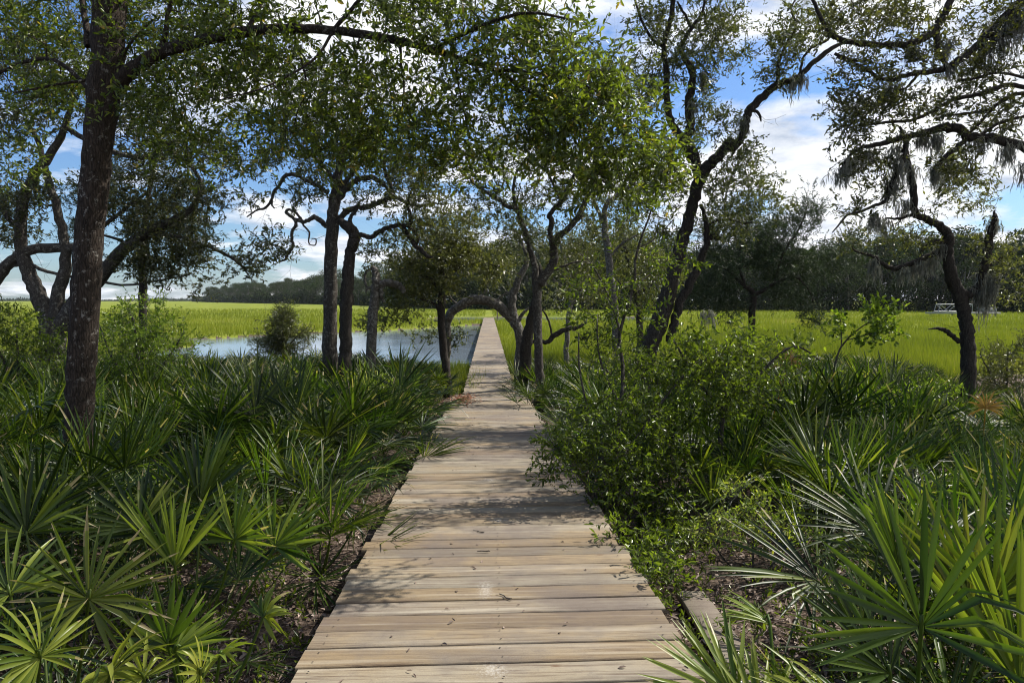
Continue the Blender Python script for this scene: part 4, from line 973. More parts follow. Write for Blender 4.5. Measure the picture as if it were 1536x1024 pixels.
# ------------------------------------------------------------------ saw palmettos
def frond_acc(acc, root, hub, Adir, Ndir, Ls, nseg=22, span=235., cup=.25, droop=.18, wmax=.032, tip=.0, vb=.45, pet_r=.006, pet_bow=.06, rs=None, v_pet=.6):
    """fan leaf: petiole from root to hub, then narrow folded segments radiating round Adir in the plane normal to Ndir"""
    rs = rs or rng
    root = np.asarray(root, float); hub = np.asarray(hub, float)
    A = nrm(np.asarray(Adir, float)); N = np.asarray(Ndir, float); N = nrm(N - A * np.dot(N, A)); X = np.cross(A, N)
    if pet_r > 0:
        side = np.cross(nrm(hub - root), N); mid = (root + hub) / 2 - N * pet_bow * np.linalg.norm(hub - root)
        P = crom([root, mid, hub, hub + A * .03], 3)
        V_, F_ = tube(P, np.linspace(pet_r * 1.3, pet_r * .8, len(P)), 4)
        acc.add(V_, F_, v_pet)
    n = int(nseg * 1.35); wmax = wmax * .67
    ph = np.radians(np.linspace(-span / 2, span / 2, n) + rs.normal(0, 2.8, n))
    L = Ls * (.66 + .34 * np.cos(ph * .62)) * rs.uniform(.8, 1.08, n)
    d = np.cos(ph)[:, None] * A + np.sin(ph)[:, None] * X + (cup * np.sin(ph) ** 2 + rs.normal(0, .09, n))[:, None] * N
    d = nrm(d)
    T = np.array((.03, .22, .45, .70, .88, 1.)); Wt = np.array((.18, .72, 1., .82, .45, .03))
    side = nrm(np.cross(d, N)); up = np.cross(side, d)
    roll = rs.normal(0, .35, n)[:, None]
    side = nrm(side + up * roll)
    up = np.cross(side, d)
    dr = (droop * rs.uniform(.5, 1.6, n))
    brk = rs.random(n) < .10
    C = hub + d[:, None, :] * (T[None, :, None] * L[:, None, None])
    g_ = (T ** 2.4)[None, :, None] * (dr * L)[:, None, None]
    C = C - N * g_ * .45 - np.array((0, 0, 1.)) * g_ * .65
    C[brk] -= np.array((0, 0, 1.)) * (np.clip(T - .5, 0, 1) * .9)[None, :, None] * L[brk][:, None, None]
    W = wmax * Wt[None, :] * rs.uniform(.85, 1.1, n)[:, None] * .5
    l = C + side[:, None, :] * W[:, :, None] + up[:, None, :] * (W * .45)[:, :, None]
    r = C - side[:, None, :] * W[:, :, None] + up[:, None, :] * (W * .45)[:, :, None]
    k = len(T)
    V_ = np.stack([l, C, r], 2).reshape(-1, 3)
    s, t = np.meshgrid(np.arange(n), np.arange(k - 1), indexing='ij'); b = (s * k + t) * 3
    F_ = np.stack([np.stack([b, b + 1, b + 4, b + 3], -1), np.stack([b + 1, b + 2, b + 5, b + 4], -1)], 2).reshape(-1, 4)
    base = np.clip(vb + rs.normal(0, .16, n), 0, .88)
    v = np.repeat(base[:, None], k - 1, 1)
    tv = np.where(rs.random(n) < tip, 1., 0.)
    v[:, -1] = np.maximum(v[:, -1], tv * .98 + (1 - tv) * v[:, -1])
    v[:, -2] = np.where(rs.random(n) < tip * .5, .97, v[:, -2])
    acc.add(V_, F_, np.repeat(v.reshape(-1), 2))


def frond_mesh(seed, Lp, Ls, nseg, span, bend, cup, droop, tip=.1, mat='palm', vb=.45, wmax=.032):
    rs = np.random.default_rng(seed)
    a = Acc(); b = math.radians(bend)
    frond_acc(a, (0, 0, 0), (0, .04, Lp), (0, math.sin(b), math.cos(b)), (0, -math.cos(b), math.sin(b)), Ls, nseg, span, cup, droop, wmax, tip, vb, rs=rs)
    return a.mesh('frond', M[mat])


FR = [frond_mesh(11, .62, .60, 24, 190, 8, .30, .08, .1, wmax=.026), frond_mesh(12, .72, .64, 24, 215, 14, .25, .16, .15, wmax=.027), frond_mesh(13, .55, .56, 24, 230, 22, .2, .26, .1, vb=.35, wmax=.026),
      frond_mesh(14, .68, .62, 20, 160, 6, .45, .06, .05, wmax=.026), frond_mesh(15, .50, .52, 20, 200, 26, .35, .34, .4, vb=.55, wmax=.025), frond_mesh(16, .60, .66, 26, 235, 18, .15, .16, .12, wmax=.027),
      frond_mesh(17, .50, .56, 14, 80, 4, .45, .05, .0, vb=.6, wmax=.025), frond_mesh(18, .78, .58, 22, 205, 30, .3, .36, .25, vb=.3, wmax=.026), frond_mesh(19, .70, .62, 18, 110, 4, .6, .10, .05, vb=.4, wmax=.025)]
FR_DEAD = [frond_mesh(21, .50, .46, 14, 150, 40, .8, .75, 0, 'palm_dead', wmax=.022), frond_mesh(22, .42, .42, 12, 110, 60, 1., .9, 0, 'palm_dead', wmax=.02)]
FR_OR = [frond_mesh(23, .62, .42, 18, 210, 20, .25, .2, .5, 'palm_orange')]
npalm = 0


def frond_place(mesh, parent, az, tilt, sc, rnd):
    o = link('frond', mesh, parent)
    o.rotation_mode = 'XYZ'
    # lean outward about local x (towards -y of azimuth), twist, then azimuth
    R_ = Matrix.Rotation(az, 4, 'Z') @ Matrix.Rotation(-tilt, 4, 'X') @ Matrix.Rotation(rnd, 4, 'Z')
    o.matrix_local = R_ @ Matrix.Scale(sc, 4)
    return o


def palmetto(x, y, label, group, n=11, sc=1., tmin=8, tmax=72, dead=1, az0=None, orange=0, name='saw_palmetto', cat='palmetto', zoff=0.):
    global npalm
    npalm += 1
    t = thing(name, label, cat, (x, y, gz(x, y) - .02 + zoff), group)
    dead += 1
    a0 = random.uniform(0, 6.28) if az0 is None else az0
    for k in range(n):
        f = (k + .5) / n
        m = random.choice(FR if k > 1 else [FR[0], FR[3], FR[6]])
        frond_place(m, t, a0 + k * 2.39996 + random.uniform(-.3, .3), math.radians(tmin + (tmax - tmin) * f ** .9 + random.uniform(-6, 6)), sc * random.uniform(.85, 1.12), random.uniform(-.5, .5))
    for k in range(dead + (random.random() < .4)):
        frond_place(random.choice(FR_DEAD), t, random.uniform(0, 6.28), math.radians(random.uniform(70, 105)), sc * random.uniform(.8, 1.1), random.uniform(-.6, .6))
    for k in range(orange):
        frond_place(FR_OR[0], t, a0 + 1.5 + k * 1.3 + PI, math.radians(random.uniform(20, 45)), sc * random.uniform(.9, 1.05), random.uniform(-.3, .3))
    return t


# one-mesh clumps for the far ones
FARM = []
for sd in range(5):
    rs = np.random.default_rng(50 + sd); a = Acc()
    for k in range(12):
        f = (k + .5) / 12; az = k * 2.4 + rs.uniform(-.3, .3); ti = math.radians(6 + 66 * f)
        Lp = rs.uniform(.5, .75)
        dr = np.array((math.sin(az) * math.sin(ti), math.cos(az) * math.sin(ti), math.cos(ti)))
        up = np.array((-math.sin(az) * math.cos(ti), -math.cos(az) * math.cos(ti), math.sin(ti)))
        frond_acc(a, (0, 0, 0), dr * Lp, nrm(dr - up * .2), up, rs.uniform(.45, .56), 18, 215, .2, .15, .034, .1, rs.uniform(.25, .6), rs=rs)
    FARM.append(a.mesh('saw_palmetto', M['palm']))

PAL_L = 'shaded saw palmetto in the dark thicket filling the left side of the boardwalk'
PAL_R = 'saw palmetto in the shaded thicket between the leafy shrub and the mossy oak'
PAL_LF = 'distant saw palmetto along the pond bank left of the boardwalk'
PAL_RF = 'distant saw palmetto along the marsh edge right of the boardwalk'
prs = random.Random(3)
placed = []


def free(x, y, r):
    for (a_, b_, c_) in placed:
        if (a_ - x) ** 2 + (b_ - y) ** 2 < ((r + c_) * .5) ** 2: return False
    return True


def top_px_ok(x, y, ht, side):
    """keeps the open views of pond and marsh open"""
    ztop = gz(x, y) + ht
    py = 450 + (E - ztop) / y * F; px = 768 + x / y * F
    if side < 0:
        lim = np.interp(px, [-100, 0, 60, 200, 300, 400, 470, 560, 640, 690], [480, 495, 508, 510, 515, 526, 520, 520, 538, 562])
    else:
        lim = np.interp(px, [750, 800, 860, 1000, 1100, 1250, 1400, 1480, 1600], [560, 540, 520, 540, 548, 520, 545, 590, 570])
    return py > lim


# hand-placed near plants -------------------------------------------------
def near_fan(t, hub, A, N, Ls, nseg=22, span=220, cup=.2, droop=.12, tip=.1, vb=.5, wmax=.03, mat='palm', root=None, pet=.007):
    """one fan of a near plant, hub etc. in world coordinates"""
    o = t.location
    a = Acc()
    r0 = np.array(o) + np.array((0, 0, .02)) if root is None else np.array(root)
    frond_acc(a, r0, hub, A, N, Ls, nseg, span, cup, droop, wmax, tip, vb + .09, pet)  # near fans coloured lighter, sunlight put into the blade tone
    a.build('frond', M[mat], t, np.array(o))


# bright fan lower left (hub 133,900)
p = at(60, 1010, 2.9)
t = thing('saw_palmetto', 'sunlit saw palmetto with brown tipped fan at the lower left corner', 'palmetto', (p[0], 2.95, gz(p[0], 2.95)))
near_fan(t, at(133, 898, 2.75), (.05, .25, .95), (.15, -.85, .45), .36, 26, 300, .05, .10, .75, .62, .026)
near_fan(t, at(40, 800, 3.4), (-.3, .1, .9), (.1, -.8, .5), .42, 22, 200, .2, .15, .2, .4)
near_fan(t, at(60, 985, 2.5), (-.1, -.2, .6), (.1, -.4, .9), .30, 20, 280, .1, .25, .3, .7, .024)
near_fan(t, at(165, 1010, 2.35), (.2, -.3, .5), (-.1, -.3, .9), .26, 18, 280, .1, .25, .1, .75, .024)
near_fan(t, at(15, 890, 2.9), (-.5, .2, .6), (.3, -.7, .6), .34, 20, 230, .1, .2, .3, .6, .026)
for k in range(5):
    frond_place(prs.choice(FR), t, k * 1.25 + .4, math.radians(prs.uniform(25, 75)), prs.uniform(.55, .75), prs.uniform(-.4, .4))
placed.append((p[0], 2.95, .7))
# fan at 250,965
p = at(265, 1040, 3.0)
t = thing('saw_palmetto', 'small yellow green saw palmetto at the bottom left nearest the boardwalk edge', 'palmetto', (p[0], 3.05, gz(p[0], 3.05)))
near_fan(t, at(252, 968, 2.85), (.12, .1, .9), (.0, -.9, .4), .27, 12, 190, .15, .05, .1, .6, .036)
near_fan(t, at(262, 975, 2.8), (.75, .1, .4), (-.3, -.6, .7), .26, 9, 110, .1, .1, .1, .7, .030)
near_fan(t, at(395, 925, 3.2), (.35, .1, .7), (-.2, -.6, .7), .17, 10, 190, .15, .3, .1, .75, .034)
near_fan(t, at(330, 985, 2.7), (.3, -.4, .5), (0, -.3, .9), .17, 12, 250, .2, .3, .1, .85, .026)
near_fan(t, at(300, 1010, 2.6), (-.1, -.4, .7), (0, -.5, .9), .17, 12, 250, .2, .3, .1, .9, .024)
near_fan(t, at(215, 1015, 2.6), (-.3, -.1, .7), (.2, -.5, .9), .20, 12, 200, .2, .3, .1, .8, .026)
placed.append((p[0], 3.05, .6))
# tall fans about 270,800
p = at(270, 930, 3.9)
t = thing('saw_palmetto', 'tall sunlit saw palmetto with upright fans in the left foreground', 'palmetto', (p[0], 3.9, gz(p[0], 3.9)))
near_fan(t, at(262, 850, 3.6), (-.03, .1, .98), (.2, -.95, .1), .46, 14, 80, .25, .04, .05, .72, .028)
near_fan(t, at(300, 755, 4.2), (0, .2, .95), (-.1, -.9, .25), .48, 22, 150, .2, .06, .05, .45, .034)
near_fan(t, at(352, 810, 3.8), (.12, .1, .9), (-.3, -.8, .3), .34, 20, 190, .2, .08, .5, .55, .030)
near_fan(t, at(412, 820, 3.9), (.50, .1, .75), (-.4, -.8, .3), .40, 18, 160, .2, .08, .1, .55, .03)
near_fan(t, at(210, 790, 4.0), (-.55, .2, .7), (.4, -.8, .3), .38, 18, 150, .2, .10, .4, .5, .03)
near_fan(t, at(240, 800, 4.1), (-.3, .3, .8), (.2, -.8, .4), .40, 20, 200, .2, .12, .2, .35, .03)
for k in range(6):
    frond_place(prs.choice(FR), t, k * 1.1 + .2, math.radians(prs.uniform(25, 75)), prs.uniform(.7, .9), prs.uniform(-.4, .4))
frond_place(FR_DEAD[0], t, -1.9, 1.5, .9, .2)
placed.append((p[0], 3.9, .9))
# big right foreground plant, hub 1382,940
p = at(1400, 1180, 2.3)
t = thing('saw_palmetto', 'large glossy saw palmetto with wide spread fans in the right foreground', 'palmetto', (p[0] + .05, 2.45, gz(p[0], 2.45)))
near_fan(t, at(1382, 940, 2.15), (.02, .12, .96), (-.25, -.9, .35), .45, 16, 225, .38, .07, .0, .45, .032)
near_fan(t, at(1335, 1010, 2.4), (-.45, .2, .8), (.35, -.75, .5), .38, 18, 130, .25, .12, .1, .32, .026)
near_fan(t, at(1455, 930, 2.7), (.10, .1, .95), (-.2, -.9, .3), .56, 16, 90, .25, .04, .0, .70, .030)
near_fan(t, at(1490, 900, 2.5), (.35, -.1, .8), (-.3, -.8, .5), .46, 18, 150, .3, .12, .1, .66, .028)
near_fan(t, at(1530, 1030, 2.25), (.0, .0, 1.), (-.2, -.9, .2), .58, 15, 80, .25, .03, .0, .78, .032)
near_fan(t, at(1290, 960, 2.9), (-.15, .3, .9), (.3, -.85, .3), .42, 18, 100, .4, .08, .1, .28, .024)
near_fan(t, at(1350, 860, 3.1), (-.05, .2, 1.), (.1, -.9, .2), .44, 18, 80, .4, .06, .0, .5, .026)
near_fan(t, at(1270, 1080, 2.2), (-.75, .2, .35), (.2, -.4, .9), .34, 12, 90, .3, .25, .0, .7, .024)
for k in range(5):
    frond_place(prs.choice(FR), t, k * 1.25 + .5, math.radians(prs.uniform(10, 50)), prs.uniform(.7, .9), prs.uniform(-.4, .4))
placed.append((p[0] + .05, 2.45, .9))
# pale fan reaching over the deck corner, lower right
p = at(1130, 1150, 2.5)
t = thing('saw_palmetto', 'low pale saw palmetto whose fans reach over the lower right deck corner', 'palmetto', (p[0] + .12, 2.35, gz(p[0], 2.35)))
near_fan(t, at(1105, 1050, 2.35), (-.45, .35, .40), (.15, -.45, .9), .36, 20, 110, .1, .02, .15, .78, .024, pet=.005)
near_fan(t, at(1140, 1085, 2.3), (.0, .4, .5), (.2, -.6, .9), .30, 16, 110, .1, .12, .1, .75, .024, pet=.005)
near_fan(t, at(1155, 935, 2.9), (-.6, .35, .25), (.1, -.3, .95), .22, 14, 60, .2, .22, .0, .8, .020)
placed.append((p[0] + .12, 2.35, .5))

# upright group at right edge
for (px_, D_, lab) in ((1500, 3.5, 'tall green saw palmetto at the right edge behind the large glossy one'), (1435, 3.9, 'dense saw palmetto beside the leaf litter in the right foreground'),
                       (1590, 2.9, 'saw palmetto cut off by the right edge of the picture in the foreground')):
    x_ = at(px_, 800, D_)[0]
    palmetto(x_, D_, lab, None, 13, 1.0, 4, 58, 0)
    placed.append((x_, D_, .9))
for (px_, D_, lab) in ((1135, 9.5, 'saw palmetto holding one orange dying fan below the dark cedar'), (1478, 8.2, 'saw palmetto with an orange dying fan at the foot of the mossy oak')):
    x_ = at(px_, 800, D_)[0]
    t = palmetto(x_, D_, lab, None, 9, .85, 15, 75, 1)
    h = at({1135: 1183, 1478: 1478}[px_], {1135: 545, 1478: 612}[px_], D_ - .3)
    near_fan(t, h, (0.05, .1, .95), (-.1, -.8, .6), .26, 14, 200, .3, .35, .6, .5, .034, 'palm_orange')
    placed.append((x_, D_, .9))
for (px_, D_, sc_, lab) in ((70, 6.0, 1.15, 'tall shaded saw palmetto at the left foot of the big brown trunk'), (150, 6.1, 1.1, 'shaded saw palmetto right in front of the big brown trunk'), (215, 6.9, 1.25, 'tall shaded saw palmetto at the right foot of the big brown trunk'),
                            (330, 8.2, 1.3, 'tall spiky saw palmetto rising halfway between the big trunk and the slim oaks'), (420, 9.5, 1.25, 'spiky saw palmetto below the bush that stands by the pond')):
    x_ = at(px_, 800, D_)[0]; palmetto(x_, D_, lab, None, 12, sc_, 3, 66, 1); placed.append((x_, D_, .75))
x_ = at(1075, 800, 5.9)[0]
palmetto(x_, 6.3, 'half dead saw palmetto with drooping grey brown fans right of the leafy shrub', None, 4, .8, 10, 50, 9); placed.append((x_, 6.3, .9))
x_ = at(1155, 800, 5.9)[0]
palmetto(x_, 7.0, 'bright upright saw palmetto in the middle of the right thicket', None, 12, .9, 5, 60, 1); placed.append((x_, 7.0, .9))
x_ = at(755, 600, 17)[0] + .5
for (xx, yy, lab) in ((.62, 15.6, 'spiky saw palmetto at the foot of the forked grey oak'), (.35, 19.9, 'round saw palmetto against the narrow far part of the boardwalk'), (.9, 18.6, 'saw palmetto tucked behind the forked grey oak trunk')):
    palmetto(xx, yy, lab, None, 13, 1.0, 10, 88, 0); placed.append((xx, yy, .8))

# the thickets
far_list = []
for side in (-1, 1):
    for tr_ in range(9000):
        u_ = prs.random(); y = 2.6 + (25.5 - 2.6) * u_ ** .75
        edge = walk_x(y) + side * (.915 if y < 18.8 else .7)
        x = edge + side * (.42 + prs.random() * (.80 * y + 2.2))
        if abs(x) > .74 * y + 1.3: continue
        if y > 6.5 and abs(x - edge) < .62: continue
        if side > 0 and y < 6.3 and x < edge + 1.7 and y > 3.1: continue     # leafy shrub
        if side > 0 and y < 5.6 and x < edge + 1.05 + .14 * y: continue        # leaf litter
        if side < 0 and y < 5 and x > edge - .95 + .12 * (y - 3): continue
        if y > 24.0 - .03 * abs(x) and prs.random() < .5: continue
        r = prs.uniform(.62, .85) * (1 if y < 14 else 1.15)
        ht = prs.uniform(1.05, 1.35) * (.70 if y < 4.8 else 1.34 if 8 < y < 17 else 1.05)
        sc = ht / 1.25
        if not top_px_ok(x, y, ht * .92, side):
            ht *= .72; sc *= .72
            if not top_px_ok(x, y, ht * .92, side): continue
        if not free(x, y, r): continue
        placed.append((x, y, r))
        px = 768 + x / y * F
        if y < 12:
            if side < 0:
                lab = PAL_L if y < 7.5 else 'saw palmetto in the upper rows of the left thicket toward the slim oaks'
                grp = 'palmettos of the left thicket' if y < 7.5 else 'palmettos toward the slim oaks'
            else:
                lab = PAL_R if y < 7.5 else 'saw palmetto in the upper rows of the right thicket toward the marsh'
                grp = 'palmettos of the right thicket' if y < 7.5 else 'palmettos toward the right marsh'
            palmetto(x, y, lab, grp, prs.randint(9, 12), sc, 6, 74, prs.choice((0, 1, 1, 2)))
        elif y > 17.5:
            far_list.append((prs.choice(FARM), x, y, prs.uniform(0, 6.28), sc * 1.2))
        else:
            o = link('saw_palmetto', prs.choice(FARM)); o.location = (x, y, gz(x, y) - .02); o.rotation_euler = (0, 0, prs.uniform(0, 6.28)); o.scale = (sc,) * 3
            tag(o, PAL_LF if side < 0 else PAL_RF, 'palmetto', 'distant palmettos left of the walk' if side < 0 else 'distant palmettos right of the walk')
            npalm += 1
fa_ = Acc()
for (me, x, y, rz, sc) in far_list:
    nv = len(me.vertices); co_ = np.empty(nv * 3, np.float32); me.vertices.foreach_get('co', co_); co_ = co_.reshape(-1, 3) * sc
    c_, s_ = math.cos(rz), math.sin(rz)
    co_ = np.stack([co_[:, 0] * c_ - co_[:, 1] * s_ + x, co_[:, 0] * s_ + co_[:, 1] * c_ + y, co_[:, 2] + gz(x, y) - .02], 1)
    nl = len(me.loops); li = np.empty(nl, np.int32); me.loops.foreach_get('vertex_index', li)
    av = np.empty(len(me.polygons), np.float32); me.attributes['v'].data.foreach_get('value', av)
    fa_.add(co_, li.reshape(-1, 4), av)
tag(fa_.build('palmetto_thicket', M['palm']), 'dense belt of far saw palmettos along the edge of the pond and marsh', 'palmettos', None, 'stuff')
print('palmettos', npalm, len(far_list))

# ------------------------------------------------------------------ marsh grass, litter
def sample_screen(n, D0, D1, xlo, xhi, pw=1.):
    u_ = rng.random(n)
    D_ = 1 / (1 / D0 ** pw + u_ * (1 / D1 ** pw - 1 / D0 ** pw)) ** (1 / pw)
    x_ = rng.uniform(xlo, xhi, n) * D_
    return x_, D_


x_, D_ = sample_screen(250000, 26., 230., -.78, .78, .75)
mk = marsh_mask(x_, D_) > .5
wk = (np.abs(x_ - walk_x(D_)) > .78)
k = mk & wk
x_, D_ = x_[k], D_[k]
n = len(x_)
h = (.50 + .22 * sn(x_, D_, 6.) * .4 + rng.uniform(-.15, .15, n)).clip(.25, .95)
h = h * np.interp(D_, [26, 40, 90], [.85, 1., 1.1]) * np.where((x_ / D_ > -.05) & (D_ < 60), 1.0, .9)
wd = .0040 * (D_ / 26) ** .8 * 4
az = rng.uniform(0, PI, n)
b0 = np.stack([x_, D_, ground_z(x_, D_) - .03], 1)
sd = np.stack([np.cos(az), np.sin(az), np.zeros(n)], 1) * wd[:, None]
ln = np.stack([rng.normal(0, .16, n), rng.normal(0, .16, n), np.ones(n)], 1) * h[:, None]
V = np.stack([b0 - sd, b0 + sd, b0 + ln], 1).reshape(-1, 3)
Fq = np.arange(n * 3).reshape(-1, 3)
v = np.clip(.48 + sn(x_, D_, 8.) * .16 + sn(x_, D_ * .3, 3.) * .12 + sn(x_ * .3, D_, 14.) * .12 + rng.normal(0, .16, n), 0, 1)
a = Acc(); a.add(V, Fq, v)
tag(a.build('marsh_grass', M['marsh']), 'bright green marsh grass spreading to the far treeline', 'grass', None, 'stuff')

# sedge on the pond bank near the walk
n = 9000
x_ = np.concatenate([rng.uniform(-11, -.9, 6500), rng.uniform(.6, 13, 2500)]); D_ = np.concatenate([rng.uniform(20, 28.5, 6500), rng.uniform(20.5, 28, 2500)])
k = ground_z(x_, D_) > -.05; x_, D_ = x_[k], D_[k]; n = len(x_)
h = rng.uniform(.25, .65, n); az = rng.uniform(0, PI, n)
b0 = np.stack([x_, D_, ground_z(x_, D_) - .03], 1)
sd = np.stack([np.cos(az), np.sin(az), np.zeros(n)], 1) * .014
ln = np.stack([rng.normal(0, .3, n), rng.normal(0, .3, n), np.ones(n)], 1) * h[:, None]
V = np.stack([b0 - sd, b0 + sd, b0 + ln], 1).reshape(-1, 3)
a = Acc(); a.add(V, np.arange(n * 3).reshape(-1, 3), np.clip(rng.normal(.25, .15, n), 0, 1))
tag(a.build('bank_grass', M['marsh']), 'tufted grass along the pond bank beside the boardwalk', 'grass', None, 'stuff')

# leaf litter on the woodland floor
x_, D_ = sample_screen(30000, 1.9, 14., -.8, .8, 1.)
k = (np.abs(x_ - walk_x(D_)) > .85); x_, D_ = x_[k], D_[k]; n = len(x_)
C = np.stack([x_, D_, ground_z(x_, D_) + rng.uniform(.004, .035, n)], 1)
V_, F_ = leaf_geo(C, rng.normal(0, 1, (n, 3)) * (1, 1, .25), rng.normal(0, .45, (n, 3)) + (0, 0, 1), rng.uniform(.03, .075, n), rng.uniform(.012, .028, n), .3)
a = Acc(); a.add(V_, F_, np.repeat(rng.beta(1.6, 2.2, n), 2))
# dead needles and twigs
m = 2500
x_, D_ = sample_screen(m, 1.9, 9., -.75, .75, 1.)
k = (np.abs(x_ - walk_x(D_)) > 1.0); x_, D_ = x_[k], D_[k]; m = len(x_)
C = np.stack([x_, D_, ground_z(x_, D_) + .03], 1); d = nrm(rng.normal(0, 1, (m, 3)) * (1, 1, .2)) * rng.uniform(.06, .28, (m, 1))
P = np.stack([C, C + d * .5 + rng.normal(0, .008, (m, 3)), C + d], 1)
V_, F_ = tubes(P, np.broadcast_to(np.array((.0035, .003, .0015)), (m, 3)), 3)
a.add(V_, F_, np.repeat(rng.beta(2, 2, m), 6))
tag(a.build('leaf_litter', M['litter']), 'brown fallen oak leaves covering the woodland floor', 'leaf litter', None, 'stuff')

# low seedlings and weeds in the gaps
x_, D_ = sample_screen(2600, 2.2, 12., -.8, .8, 1.)
e_ = np.abs(x_ - walk_x(D_)); k = (e_ > 1.0) & ((e_ > 1.4) | (rng.random(len(e_)) < .5)); x_, D_ = x_[k], D_[k]
C = np.stack([x_, D_, ground_z(x_, D_) + rng.uniform(.03, .20, len(x_))], 1)
lf, tw = sprigs(C, np.broadcast_to((0, 0, 1.), C.shape), 2, 6, .12, .045, .35, spread=.5)
a = Acc(); a.add(*lf); V_, F_ = tubes(tw[0], tw[1], 3); a.add(V_, F_, .2)
tag(a.build('weeds', M['shrub']), 'low green seedlings and weeds among the palmettos', 'weeds', None, 'stuff')

# orange-brown needles drifted on the deck's left edge, small fallen leaves and twigs on the boards
def on_deck(x, y):  # deck-local -> world
    return np.array(deck.matrix_basis @ Vector((x, y, .004)))


bpy.context.view_layer.update()
n = 420
a = Acc()
xs_ = rng.normal(-.62, .16, n); ys_ = rng.normal(17.2, .8, n)
C = np.array([on_deck(x, min(y, 18.6)) for x, y in zip(xs_, ys_)]) + np.stack([np.zeros(n), np.zeros(n), rng.uniform(0, .05, n)], 1)
V_, F_ = leaf_geo(C, rng.normal(0, 1, (n, 3)) * (1, 1, .15), rng.normal(0, .3, (n, 3)) + (0, 0, 1), rng.uniform(.05, .12, n), .02, .2)
a.add(V_, F_, np.repeat(rng.uniform(.3, .7, n), 2))
M['rust'] = plain('rusty_needles', (.26, .11, .055), .8, 0, .4, 20)
tag(a.build('needle_drift', M['rust']), 'drift of rusty brown leaves on the left edge of the deck', 'leaf litter', None, 'stuff')
a = Acc(); n = 150
C = np.array([on_deck(rng.uniform(-.88, .88), 2.6 + 15 * rng.random() ** 1.3) for _ in range(n)])
V_, F_ = leaf_geo(C, rng.normal(0, 1, (n, 3)) * (1, 1, .12), rng.normal(0, .2, (n, 3)) + (0, 0, 1), rng.uniform(.018, .045, n), rng.uniform(.007, .014, n), .3)
a.add(V_, F_, np.repeat(rng.beta(1.2, 3, n), 2))
tag(a.build('deck_leaves', M['litter']), 'small brown leaves scattered over the deck boards', 'leaf litter', None, 'stuff')
for (x, y, l, th, lab) in ((.02, 4.16, .11, -.9, 'short forked twig lying on the middle of the nearest boards'), (-.16, 5.55, .10, -.5, 'thin twig lying across the boards ahead of the forked twig'), (-.12, 5.0, .09, .1, 'small dark twig left of the middle of the boards')):
    a = Acc(); c = on_deck(x, y) + (0, 0, .006); d = np.array((math.cos(th), math.sin(th), 0.))
    s_ = np.array((-d[1], d[0], 0))
    P = np.array([c, c + d * l * .3 + s_ * .008, c + d * l * .6 - s_ * .004, c + d * l])
    V_, F_ = tube(P, [.0028, .0035, .004, .003], 6, .1); a.add(V_, F_)
    V_, F_ = tube(np.array([P[2], P[2] + d * .02 + s_ * .012, P[2] + d * .03 + s_ * .022]), [.0025, .002, .0015], 5); a.add(V_, F_)
    tag(a.build('twig', M['bark'], None, c), lab, 'twig')

# old timber at the lower right
def on_ground(px, py, up=0.):
    D_ = 2.
    while at(px, py, D_)[2] > gz(*at(px, py, D_)[:2]) + up and D_ < 30: D_ += .02
    return at(px, py, D_)


p0 = on_ground(1035, 890, .07); p1 = on_ground(1140, 1040, .07)
a = Acc(); d = p1 - p0; Ln = np.linalg.norm(d); d /= Ln; s_ = nrm(np.cross(d, (0, 0, 1.))); up = np.cross(s_, d)
P = []
K = 12
for k in range(K):
    c = p0 + d * (Ln + .3) * k / (K - 1)
    wv = rng.normal(0, .0025, 8)
    for q_, (sx, sz) in enumerate(((-.09, -.03), (.09, -.03), (.095, -.02), (.095, .014), (.087, .02), (-.087, .02), (-.095, .014), (-.095, -.02))):
        P.append(c + s_ * (sx + wv[q_]) + up * (sz + wv[q_] * .5))
Fa = [(k * 8 + q_, k * 8 + (q_ + 1) % 8, (k + 1) * 8 + (q_ + 1) % 8, (k + 1) * 8 + q_) for k in range(K - 1) for q_ in range(8)]
a.add(P, Fa, .4); a.add(P, [tuple(range(8))[::-1], tuple((K - 1) * 8 + q_ for q_ in range(8))], .4)
tag(a.build('timber_plank', M['deck'], None, p0), 'loose weathered plank lying on the leaf litter at the lower right', 'plank')

